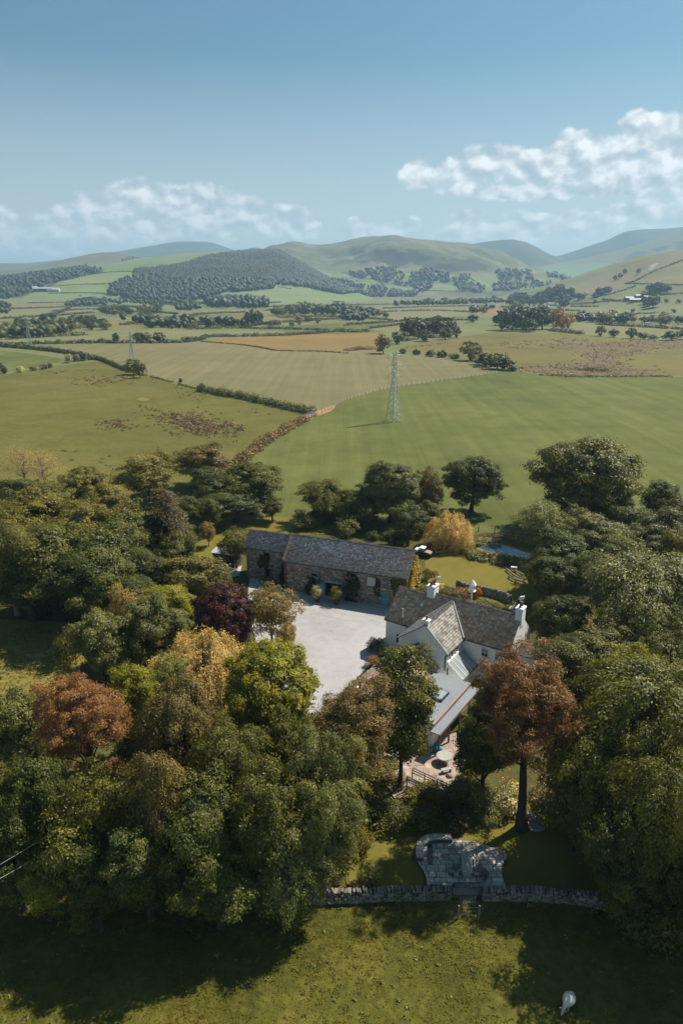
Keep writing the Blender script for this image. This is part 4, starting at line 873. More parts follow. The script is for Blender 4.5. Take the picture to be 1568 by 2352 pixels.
hedge('hedge', 'thick hedge on the right beyond the pale field', [(1374,746),(1420,749),(1480,752),(1530,755),(1600,758),(1800,765)], 7, 4.0, 1.1, 'farleaf')
hedge('hedge', 'hedge at the near edge of the pale field beside the wooded knoll', [(1262,760),(1300,764),(1338,768)], 6, 4.0, .9, 'farolive')
vh = 'dark hedgerow between fields on the distant valley floor'; gh = 'valley floor hedgerows'
for q in (((342,737),(415,729),(480,721),(560,718)), ((415,744),(505,733),(520,736)), ((280,747),(340,742),(400,744),(520,748),(640,746)), ((0,733),(110,727),(215,719)), ((0,711),(120,707),(220,704),(330,705)), ((65,697),(160,695),(240,695)),
          ((600,706),(690,703),(784,702)), ((610,697),(700,692),(790,694)), ((790,702),(880,700),(960,699)), ((560,752),(640,742),(780,733)), ((0,752),(100,742),(240,737)), ((640,730),(760,728),(900,736)), ((1240,737),(1330,729),(1420,724),(1568,718)), ((1150,706),(1250,711),(1330,715)), ((-400,760),(-200,750),(0,745)), ((20,780),(110,774),(200,770))):
    hedge('hedgerow', vh, list(q), 7, 3.6, 1.5, 'farleaf', .8, gh, gap=.22)
for q in (((380,700),(470,697),(560,701)), ((250,722),(330,716),(410,722)), ((120,716),(210,711),(300,713)), ((610,714),(700,710),(800,712)), ((820,722),(900,716),(1000,714),(1090,718)), ((880,709),(1000,705),(1130,703)), ((790,748),(870,742),(930,738)), ((960,739),(1030,735),(1080,736)),
          ((560,735),(565,744),(572,752)), ((300,705),(345,712),(360,720)), ((700,694),(706,703),(716,712)), ((100,727),(140,718),(160,708)), ((1340,716),(1350,725),(1380,734)), ((20,760),(120,757),(240,752)), ((430,757),(540,754),(620,757))):
    hedge('hedgerow', vh, list(q), 6, 3.4, 1.5, 'farleaf', .8, gh, gap=.3)
wb = 'dark field boundary climbing the distant hillside'; gw = 'hillside field boundaries'
for zf, qs in (((hillG, 960, 1740), (Zr_((1030,398),(1160,388),(1300,378)), Zr_((1300,300),(1390,302),(1480,306),(1568,306)), Zr_((1306,301),(1350,288),(1400,260),(1480,225),(1568,192)), Zr_((1180,362),(1270,338),(1350,312)), Zr_((1200,372),(1310,384),(1420,384)), Zr_((1490,352),(1568,345)), Zr_((1050,405),(1180,405)))),
               ((hillB, 1760, 2990), (Zl((225,314),(370,304),(510,302)), Zl((380,262),(500,248),(600,245),(625,268)), Zl((225,345),(370,343),(500,346)), Zl((1280,316),(1340,326)), Zl((220,314),(380,262))))):
    for q in qs: hedge('hedgerow', wb, list(q), 6, 3.2, 1.8, 'farleaf', .8, gw, zf=zf, gap=.12)
FZ = (HILLS['fell8'][0], 2520, 4180)
for q in (Zr_((0,252),(120,258),(260,264)), Zr_((0,288),(200,300),(340,310)), Zr_((340,332),(520,336),(700,345)), Zr_((560,262),(600,282),(630,302)), Zr_((860,262),(890,285),(930,300)), Zr_((560,312),(700,318),(860,330)), Zr_((150,252),(170,280),(200,318)), Zr_((-120,270),(0,275),(80,290))):
    hedge('hedgerow', 'dark hedge line across the green fields at the foot of the central fell', list(q), 8, 4, 2.6, 'farleaf', .7, 'hedge lines below the fell', zf=FZ)
# ------------------------------------------------------------------ trees of the middle distance
def far_tree(px, py, wpx, hpx, mat, name, label, cat='tree', group=None, key=None, zf=None):
    if zf:
        q = hit(px, py, *zf)
        if not q: return
        x, y, z = q
    else: x, y, z = P(px, py)
    dep = y*cp+(CAMH-z)*sp
    return plant(key or 'far%d' % rng.integers(0, 4), x, y, hpx*dep/FPX, wpx*dep/FPX, mat, name, label, cat, group, z-.3)
def grove(label, group, poly, n, wpx, hpx, mats, name='tree', cat='tree', zf=None, key=None):
    pl = np.array(poly); k = 0
    while k < n:
        px = rng.uniform(pl[:, 0].min(), pl[:, 0].max()); py = rng.uniform(pl[:, 1].min(), pl[:, 1].max())
        if inpoly([px], [py], poly)[0]:
            s = rng.uniform(.75, 1.25); far_tree(px, py, wpx*s, hpx*s*rng.uniform(.85, 1.15), mats[rng.integers(0, len(mats))], name, label, cat, group, key, zf); k += 1
far_tree(880, 812, 42, 44, 'farolive', 'tree', 'single round tree beyond the tan field, left of the dark clump')
far_tree(912, 790, 30, 28, 'farleaf', 'tree', 'small tree between the single round tree and the dark clump')
far_tree(1086, 741, 27, 19, 'farleaf', 'tree', 'small isolated tree left of the wooded knoll')
for px, py, wd, hh in ((935,782,42,52),(960,778,44,48),(985,772,52,40),(1010,774,46,44),(1030,770,34,40),(1000,766,60,40),(950,770,40,40),(1022,780,30,28),(975,784,40,24)):
    far_tree(px, py, wd, hh, 'farleaf', 'tree', 'dark round tree in the clump right of the pylon top', group='dark clump beyond the tan field')
far_tree(1048, 776, 22, 26, 'farolive', 'tree', 'thin yellowish tree at the right end of the dark clump')
for px, py, wd, hh in ((1150,758,44,44),(1175,760,50,46),(1200,756,50,50),(1225,758,46,50),(1215,762,44,30),(1245,756,44,50),(1190,746,60,42),(1160,748,44,38),(1240,748,50,44)):
    far_tree(px, py, wd, hh, 'farleaf', 'tree', 'dark tree on the wooded knoll', group='dark trees of the wooded knoll')
for px, py, wd, hh in ((1268,756,34,44),(1290,757,34,38),(1304,755,28,36),(1278,748,34,44)):
    far_tree(px, py, wd, hh, 'farorange', 'tree', 'yellow-orange tree at the right end of the wooded knoll', group='orange trees of the wooded knoll')
for px, py, wd, hh in ((1080,828,54,44),(1115,842,44,32),(1140,848,52,36),(1165,850,40,30),(1100,838,36,24)):
    far_tree(px, py, wd, hh, 'farolive' if px < 1110 else 'farleaf', 'tree', 'low bushy tree in the clump at the end of the fence', group='bushy clump at the fence end')
for px, py, wd, hh in ((925,812,22,12),(955,815,20,14),(990,819,26,16),(1015,821,26,18),(1040,824,30,14),(1175,853,22,14)):
    far_tree(px, py, wd, hh, 'farleaf', 'bush', 'rounded bush in the row along the far edge of the tan field', 'bush', 'bushes along the far tan field edge', 'farbush%d' % (px % 2))
for px, py, wd, hh in ((1378,772,26,24),(1408,775,24,20),(1448,777,28,24),(1475,779,26,16),(1500,780,24,12),(1540,782,40,22),(1580,780,40,30)):
    far_tree(px, py, wd, hh, 'farolive' if px < 1400 else 'farleaf', 'tree', 'small tree in the row right of the pale field', group='trees right of the pale field')
far_tree(308, 861, 42, 36, 'farolive', 'tree', 'windswept bush-tree at the bend of the tan field hedge')
far_tree(322, 868, 26, 42, 'russet', 'tree', 'brown bare-ish tree right behind the windswept bush-tree')
far_tree(6, 858, 26, 26, 'farleaf', 'bush', 'dark bush at the left frame edge by the small field', 'bush', key='farbush0')
for px, py, wd, hh, mt in ((47,855,22,16,'whiteleaf'),(78,851,20,13,'russet'),(100,848,22,14,'farolive'),(115,845,16,12,'farleaf'),(158,834,20,22,'whiteleaf'),(175,830,24,18,'farolive'),(192,829,24,17,'farleaf'),(206,827,16,14,'russet')):
    far_tree(px, py, wd, hh, mt, 'bush', {'whiteleaf': 'pale blossoming bush along the small field edge', 'russet': 'brownish bush along the small field edge', 'farolive': 'olive bush along the small field edge', 'farleaf': 'dark green bush along the small field edge'}[mt], 'bush', 'bushes along the small field', 'farbush%d' % (px % 2))
for px, py, wd, hh in ((415,870,10,11),(463,883,12,13)):
    far_tree(px, py+8, wd, hh, 'farleaf', 'bush', 'tiny round bush on the thin hedge line', 'bush', 'tiny bushes on the thin hedge', 'farbush1')
for px, py, wd, hh in ((190,788,20,10),(212,788,18,8),(232,787,18,12),(268,788,16,24),(314,787,22,24),(335,787,28,24),(365,787,32,24),(426,784,26,12),(80,790,30,8)):
    far_tree(px, py, wd, hh, 'farleaf', 'tree', 'small tree in the long hedge behind the tan field', group='trees in the long hedge', key='farbush0' if hh < 13 else None)
vg = 'valley floor trees'
for lab, poly, n, wp, hp, mt in (
    ('dark tree in the long wood beyond the small field at the left frame edge', Zl((20,500),(380,480),(500,490),(500,520),(290,530),(30,520)), 34, 22, 19, ['farleaf', 'farleaf', 'farolive']),
    ('dark tree behind the long wood, right of the faint pylon', Zl((200,470),(380,460),(480,480),(200,500)), 10, 17, 16, ['farleaf']),
    ('tree in the cluster below the green hill meadows', Zl((440,430),(560,420),(640,435),(760,430),(760,450),(500,460)), 22, 18, 15, ['farleaf', 'farolive']),
    ('tree in the short belt under the far left farm', Zl((300,385),(490,378),(490,398),(310,400)), 13, 17, 12, ['farleaf']),
    ('tree at the left frame edge under the far left farm', Zl((0,400),(50,410),(50,440),(0,440)), 5, 15, 13, ['farleaf']),
    ('hedgerow tree around the middle valley fields', Zl((690,490),(1000,470),(1120,490),(1000,505),(700,510)), 18, 15, 11, ['farleaf', 'farolive']),
    ('tree in the row below the valley wood block', Zl((1240,435),(1568,420),(1568,450),(1250,450)), 20, 18, 17, ['farleaf', 'farolive']),
    ('tree in the hedge left of the faint pylon', Zl((0,545),(200,525),(330,520),(200,550)), 10, 18, 14, ['farleaf', 'farolive']),
    ('olive bushy tree along the upper green field hedge', Zl((1180,505),(1230,480),(1500,470),(1560,485),(1400,500)), 9, 15, 13, ['farolive']),
    ('tree on the valley floor straight behind the pylon', Zr_((0,440),(170,435),(230,460),(0,475)), 12, 15, 11, ['farleaf', 'farolive']),
    ('tree in the long row at the far side of the pale valley meadow', Zr_((240,395),(480,385),(740,380),(740,390),(480,400)), 26, 15, 10, ['farleaf']),
    ('small tree between fields under the mixed wood', Zl((640,400),(940,385),(940,420),(760,430),(640,420)), 16, 14, 11, ['farleaf']),
    ('small tree dotted over the fields under the central fell', Zr_((0,350),(300,345),(700,330),(700,345),(300,362),(0,372)), 16, 10, 8, ['farleaf']),
    ('tree along the stream right of the pale valley meadow', Zr_((560,420),(760,400),(880,415),(760,440),(600,445)), 12, 15, 11, ['farleaf', 'farolive'])):
    grove(lab, vg if 0 else lab.split(' ', 1)[1], poly, n, wp, hp, mt)
grove('dark tree in the row behind the thick right-hand hedge', 'trees behind the right hedge', Zr_((1160,475),(1310,470),(1568,480),(1700,490),(1568,498),(1200,490)), 16, 24, 20, ['farleaf', 'farolive'])
grove('upright green poplar in the dense block left of the hedge end', 'poplar block', [(568,744),(618,744),(620,748),(568,749)], 9, 14, 29, ['farleaf'], 'poplar_tree')
HG = (hillG, 960, 1740)
grove('dark tree around the white hamlet on the right', 'hamlet trees', Zr_((750,385),(830,375),(1030,400),(1040,412),(840,405),(760,402)), 22, 22, 20, ['farleaf'])
grove('dark tree climbing the hillside above the hamlet', 'trees above the hamlet', Zr_((860,350),(1000,330),(1060,300),(1100,290),(1110,310),(1040,370),(1000,395),(870,380)), 24, 22, 19, ['farleaf'], zf=HG)
grove('dark tree on the lower slope right of the hamlet', 'lower slope trees', Zr_((1040,370),(1150,345),(1240,330),(1230,350),(1130,370),(1050,385)), 13, 16, 14, ['farleaf'], zf=HG)
grove('dark tree around the metal-roofed hill farm', 'hill farm trees', Zr_((1380,360),(1440,330),(1500,325),(1568,325),(1568,340),(1500,350),(1450,395),(1390,405)), 15, 20, 18, ['farleaf'], zf=HG)
for x, y, wd, hh in ((1426,411,34,28),(1400,404,26,14)): far_tree(*z2_(x, y), wd, hh, 'farleaf', 'tree', 'big round dark tree in front of the hill farm barns' if wd > 30 else 'bushy tree between the hill farm barns and the big round tree', zf=HG)
for x, y in ((1253,285),(1278,275),(1300,255),(1362,255)): far_tree(*z2_(x, y), 11, 12, 'farleaf', 'tree', 'small dark tree high on the right hillside', group='trees high on the right hillside', zf=HG)
for x, y in ((1165,388),(1335,430),(1525,432),(1490,385),(1545,388)): far_tree(*z2_(x, y), 12, 9, 'farleaf', 'bush', 'round bush on the lower right hillside fields', 'bush', 'bushes on the lower right hillside', 'farbush0', HG)
# ------------------------------------------------------------------ tufts: rushes, reeds, grass
def tufts(name, label, P3, hgt, leaf, n, mat, spread, kind='rushes', up=.6):
    R = np.random.default_rng(len(P3)); m = len(P3); c = np.repeat(P3, n, 0)
    s = np.repeat(R.uniform(.6, 1.4, m), n)[:, None]; d = unit(R.normal(size=(m*n, 3))); d[:, 2] = np.abs(d[:, 2])
    pos = c+d*np.array([spread*1.5, spread, hgt])*s*R.uniform(.5, 1, (m*n, 1))
    V, F = leaves(pos, d+np.array([0, 0, up]), leaf, R, .4, .5, np.array([0, 0, 1.])+.6*R.normal(size=(m*n, 3)))
    o = link(name, npmesh(name, V, F, M[mat], tint=np.clip(np.repeat(R.uniform(0, .8, m), n)+.15*R.normal(size=m*n), 0, 1)))
    return setp(o, label, kind, None, 'stuff')
fp = lambda poly, n: flat_pts(poly, n)
def fr(poly, n, sp=4.0):
    q = flat_pts(poly, n); q[:, 0] += rng.normal(0, sp, n); q[:, 1] += rng.normal(0, sp, n); return q
tufts('rushes', 'red-brown rush tufts in the rough pasture', np.concatenate([fr([(385,950),(405,946),(470,970),(535,978),(545,985),(515,998),(450,998),(400,972)], 420), fr([(240,970),(270,966),(290,978),(284,986),(252,983)], 50, 2.5), fr([(205,868),(300,866),(310,876),(215,882)], 90, 7), fp([(310,930),(370,940),(400,960),(380,960)], 16)]), .7, .55, 22, 'rushleaf', .75)
tufts('rushes', 'dark green rush tufts dotted over the rough pasture', np.concatenate([fp([(380,950),(560,985),(540,1015),(430,1000)], 45), fp([(400,880),(480,905),(470,925),(410,915)], 34), fp([(80,855),(220,848),(215,856),(100,862)], 30), fp([(130,1030),(330,1060),(420,1040),(330,1080),(150,1060)], 16), fp([(320,920),(420,1000),(400,1010),(330,960)], 14), fp([(480,930),(660,940),(640,955),(500,950)], 8)]), .5, .5, 16, 'rushgreen', .6)
tufts('rushes', 'brown rushes in the wet parts of the marsh', np.concatenate([fr([(1190,848),(1240,840),(1330,836),(1360,822),(1330,812),(1480,802),(1480,812),(1400,820),(1440,845),(1500,855),(1330,862),(1235,857)], 380, 7), fr([(1270,793),(1400,787),(1568,784),(1568,800),(1400,802),(1300,805)], 180, 12), fp([(930,800),(1000,790),(1040,785),(1000,795)], 30)]), .9, 1.0, 9, 'rushleaf', 1.1)
tufts('rushes', 'dark rush clumps dotted over the far marsh', np.concatenate([fp([(1140,785),(1260,780),(1320,775),(1380,780),(1300,792),(1150,805)], 90), fp([(1400,780),(1560,784),(1500,790)], 20)]), .9, 1.2, 8, 'rushgreen', 1.2)
tufts('reeds', 'green waterside plants along the near bank of the pond', np.concatenate([fp([(1060,1270),(1100,1273),(1150,1281),(1195,1290),(1240,1300),(1200,1306),(1120,1296),(1065,1282)], 150), fp([(1075,1258),(1092,1248),(1110,1246),(1100,1256)], 40)]), 1.1, .38, 30, 'reedleaf', .6, 'reeds')
def grass_cover():
    poly = [(-60,2110),(200,2075),(540,2062),(1032,2052),(1320,2070),(1420,2105),(1620,2160),(1700,2400),(-100,2400)]
    pts = fp(poly, 34000); k = fbm(pts[:, 0]*.35, pts[:, 1]*.35, 5, 3); pts = pts[(k+rng.uniform(-.2, .2, len(k))) > .42]
    tufts('grass', 'short yellowish grass of the near field', pts, .13, .13, 3, 'grassblade', .15, 'grass', 1.2)
    pts = fp(poly, 3800); k = fbm(pts[:, 0]*.22+3, pts[:, 1]*.22, 8, 3); pts = pts[(k+rng.uniform(-.15, .15, len(k))) > .45]
    tufts('grass', 'coarse grass clumps of the near field', pts, .17, .16, 9, 'grassclump', .20, 'grass', .9)
    pts = fp(poly, 160); tufts('weeds', 'broad-leaved weeds dotted over the near field', pts, .24, .22, 12, 'reedleaf', .22, 'weeds')
    pts = fp([(835,1905),(1050,1860),(1420,1905),(1480,2040),(1327,2045),(830,2030)], 5000); tufts('grass', 'short grass of the lower lawn', pts, .06, .12, 3, 'grassblade', .15, 'grass', 1.2)
    pts = fp([(-60,1445),(170,1445),(190,1500),(90,1620),(-60,1640)], 700); tufts('grass', 'long dry grass in the clearing', pts, .35, .3, 4, 'grassblade', .3, 'grass', .8)
grass_cover()
tufts('undergrowth', 'ferns and grass growing against the drystone wall', wall_growth(), .4, .26, 14, 'reedleaf', .26, 'undergrowth')
# ------------------------------------------------------------------ building materials
plain('whitewash', (.85,.85,.83), .9, var=.10, scale=.9, bump=.15)
plain('whitepaint', (.75,.75,.73), .5, var=.06)
plain('bluepaint', (.10,.38,.48), .6, var=.18)
plain('palebluepaint', (.30,.50,.53), .6, var=.15)
plain('darkpaint', (.02,.024,.028), .5, var=.2)
plain('boardpaint', (.50,.50,.50), .8, var=.12, scale=1.5)
plain('deckwood', (.05,.04,.035), .9, var=.3)
plain('terracotta', (.21,.085,.055), .9, var=.3)
plain('weatherwood', (.23,.19,.155), .9, var=.35, scale=2.5, bump=.3)
plain('greywood', (.36,.345,.31), .9, var=.3, scale=2.5, bump=.3)
plain('brownwood', (.12,.075,.05), .9, var=.3)
plain('flatroof', (.21,.225,.24), .75, var=.14, scale=.4)
plain('lead', (.38,.40,.41), .6, var=.15)
plain('galvanised', (.46,.53,.50), .55, metal=.15, var=.2)
plain('darksteel', (.09,.13,.12), .6, metal=.1, var=.2)
plain('mortar', (.22,.18,.15), .95, var=.3, scale=1.2, bump=.5)
plain('interior', (.03,.028,.025), .95)
plain('wool', (.62,.58,.52), 1, var=.12, scale=6, bump=.8)
plain('sheepface', (.55,.46,.40), .9, var=.1)
plain('redcloth', (.55,.055,.02), .8, var=.2)
plain('bluecloth', (.02,.25,.55), .7, var=.2)
plain('paleboard', (.50,.50,.48), .9, var=.35, scale=2.0)
plain('blackwater', (.006,.007,.009), .12, var=.1, spec=.6)
plain('patiostone', (.50,.36,.29), .9, var=.15, scale=.6)
plain('tanpaint', (.38,.22,.13), .6); plain('rubber', (.02,.02,.02), .9)
plain('metalroof', (.36,.37,.39), .5, var=.08); plain('cable', (.55,.58,.58), .5)
def glassmat():
    m, n = newmat('glass')
    b = n('ShaderNodeBsdfPrincipled', {'Base Color': (.02,.025,.03,1), 'Roughness': .08, 'Specular IOR Level': .8}); finish(m, n, b.outputs[0])
    m, n = newmat('skyglass')
    b = n('ShaderNodeBsdfPrincipled', {'Base Color': (.30,.33,.34,1), 'Roughness': .1, 'Specular IOR Level': 1.0}); finish(m, n, b.outputs[0])
glassmat()
V3 = lambda *a: np.array(a, float)
def slates(parent, o, a, s, pal, mat, course=.27, wid=.32, seed=0, name='slates', lich=0.0, up=.03):
    """a slope of slates: o ridge corner, a along the ridge, s down the slope"""
    R = np.random.default_rng(seed); o, a, s = V3(*o), V3(*a), V3(*s); La, Ls = np.linalg.norm(a), np.linalg.norm(s); ua, us = a/La, s/Ls
    nrm = np.cross(ua, us); nrm = nrm if nrm[2] > 0 else -nrm; nr = int(Ls/course); Vs, Fs, Cs = [], [], []; k = 0
    pal = np.array(pal)
    for r in range(nr):
        d1 = Ls-r*course+R.normal()*.006; d0 = max(d1-course*1.12, 0); x = -R.uniform(0, wid)
        while x < La:
            w_ = wid*R.uniform(.75, 1.3); x0, x1 = max(x, 0), min(x+w_-.012, La); x += w_
            if x1-x0 < .04: continue
            t = up+R.uniform(0, .016); sag = R.normal()*.008; e = R.normal()*.012
            p = [o+ua*x0+us*d0+nrm*(.012), o+ua*x1+us*d0+nrm*.012, o+ua*x1+us*(d1+e)+nrm*(t+sag), o+ua*x0+us*(d1+e)+nrm*(t-sag)]
            q = [p[3]-nrm*.03, p[2]-nrm*.03]
            Vs += p+q; Fs += [(k, k+3, k+2, k+1), (k+3, k+4, k+5, k+2)]; k += 6
            c = pal[R.integers(len(pal))]*R.uniform(.72, 1.25)
            u = (x0/La, d1/Ls)
            if lich and R.uniform() < lich*np.exp(-((u[1]-.32)/.3)**2)*(.35+.9*np.exp(-((u[0]-.42)/.34)**2)): c = np.array([(.62,.60,.57),(.55,.42,.38),(.48,.52,.56)][R.integers(3)])*R.uniform(.7, 1.15)
            Cs += [c, c*.8]
    me = npmesh(name, Vs, Fs, M[mat], col=np.array(Cs)); ob = link(name, me, parent); ob['kind'] = 'stuff'; return ob
def gable_roof(parent, x0, x1, yr, zr, yf, zf, yb, zb, pal, mat='slate', seed=0, lich=0., axis='x', deck=.10, name='roof', sides=(1, 1), **kw):
    """ridge along local x (or y); two slopes of deck + slates, ridge tiles"""
    T_ = (lambda x, y, z: (x, y, z)) if axis == 'x' else (lambda x, y, z: (y, x, z))
    root = None
    for i, (ye, ze) in enumerate(((yf, zf), (yb, zb))):
        if not sides[i]: continue
        o = V3(*T_(x0, yr, zr)); a = V3(*T_(x1-x0, 0, 0)); s = V3(*T_(0, ye-yr, ze-zr)); n_ = np.cross(a, s); n_ /= np.linalg.norm(n_); n_ = n_ if n_[2] > 0 else -n_
        mb = MB(); mb.obox(o-n_*deck, a, s, n_*deck); d = mb.build(name, M['deckwood'], parent); root = root or d
        slates(d, o, a, s, pal, mat, seed=seed+i, lich=lich if i == 0 else lich*.3, **kw)
    mb = MB(); x = x0; R = np.random.default_rng(seed)
    while x < x1-.05:
        L = min(.45, x1-x); mb.col = tuple(np.array((.10,.085,.078))*R.uniform(.7, 1.35)); dz = R.normal()*.006
        for sg in (-1, 1): mb.extr([T_(x, yr, zr+.075+dz), T_(x, yr+sg*.2, zr-.06+dz), T_(x, yr+sg*.2, zr-.10+dz), T_(x, yr, zr+.03+dz)], V3(*T_(L-.012, 0, 0)))
        x += L
    rt = mb.build('ridge_tiles', M['slate'], root); rt['kind'] = 'stuff'
    return root
def panel(mb, x0, x1, z0, z1, y, th, holes, ax='x'):
    xs = sorted({x0, x1, *[h[0] for h in holes], *[h[1] for h in holes]}); zs = sorted({z0, z1, *[h[2] for h in holes], *[h[3] for h in holes]})
    for i in range(len(xs)-1):
        for j in range(len(zs)-1):
            cx, cz = (xs[i]+xs[i+1])/2, (zs[j]+zs[j+1])/2
            if any(h[0] < cx < h[1] and h[2] < cz < h[3] for h in holes): continue
            if ax == 'x': mb.box(xs[i], y, zs[j], xs[i+1], y+th, zs[j+1])
            else: mb.box(y, xs[i], zs[j], y+th, xs[i+1], zs[j+1])
def rubble(parent, x0, x1, z0, z1, y, holes, pal, seed, sx=.42, sz=.21, top=None):
    R = np.random.default_rng(seed); mb = MB(); z = z0; pal = np.array(pal)
    while z < z1-.05:
        h = sz*R.uniform(.7, 1.35); x = x0-R.uniform(0, .2)
        while x < x1:
            w_ = sx*R.uniform(.45, 1.5); a, b = max(x, x0)+.012, min(x+w_, x1)-.012; x += w_
            if b-a < .06: continue
            zt = min(z+h, z1)-.012
            if any(a < q[1]+.02 and b > q[0]-.02 and z < q[3]+.02 and zt > q[2]-.02 for q in holes): continue
            mb.col = tuple(pal[R.integers(len(pal))]*R.uniform(.6, 1.35)); d = R.uniform(.012, .05); j = lambda: R.normal()*.012
            f = [(a+j(), y-d, z+.012+j()), (b+j(), y-d, z+.012+j()), (b+j(), y-d, zt+j()), (a+j(), y-d, zt+j())]
            k = [(a, y+.02, z), (b, y+.02, z), (b, y+.02, zt), (a, y+.02, zt)]
            mb.add(f+k, [(0,1,2,3),(0,4,5,1),(1,5,6,2),(2,6,7,3),(3,7,4,0)])
        z += h
    o = mb.build('stones', M['stone'], parent); o['kind'] = 'stuff'; return o
def window(parent, x0, x1, z0, z1, y, dep=.12, bars=(1, 1), fm='whitepaint', name='window', gm='glass', T_=None):
    """a framed window in a wall whose outer face is at y (facing -y); T_ maps local axes"""
    T_ = T_ or (lambda x, y, z: (x, y, z)); f = MB(); w_ = .07
    def bx(a, b, c, d, e, g): p, q = V3(*T_(a, b, c)), V3(*T_(d, e, g)); f.box(*np.minimum(p, q), *np.maximum(p, q))
    bx(x0, y+.02, z0, x1, y+dep, z0+w_); bx(x0, y+.02, z1-w_, x1, y+dep, z1); bx(x0, y+.02, z0+w_, x0+w_, y+dep, z1-w_); bx(x1-w_, y+.02, z0+w_, x1, y+dep, z1-w_)
    for i in range(1, bars[0]+1):
        xm = x0+(x1-x0)*i/(bars[0]+1); bx(xm-.025, y+.03, z0+w_, xm+.025, y+dep-.03, z1-w_)
    for i in range(1, bars[1]+1):
        zm = z0+(z1-z0)*i/(bars[1]+1); bx(x0+w_, y+.035, zm-.025, x1-w_, y+dep-.035, zm+.025)
    fr = f.build(name, M[fm], parent); g = MB(); f = g
    bx(x0+w_, y+dep-.028, z0+w_, x1-w_, y+dep-.01, z1-w_); g.build('pane', M[gm], fr)
    s = MB(); f = s; bx(x0-.08, y-.08, z0-.07, x1+.08, y+.02, z0); s.build('sill', M[fm], fr); return fr
SL = [(.40,.305,.255),(.44,.34,.29),(.355,.28,.245),(.46,.37,.31),(.39,.275,.22)]
SLH = [(.48,.325,.225),(.51,.36,.26),(.42,.30,.225),(.55,.41,.30),(.46,.29,.19)]
RUB = [(.27,.22,.18),(.33,.275,.225),(.23,.195,.18),(.39,.33,.275),(.28,.20,.165),(.20,.18,.175)]
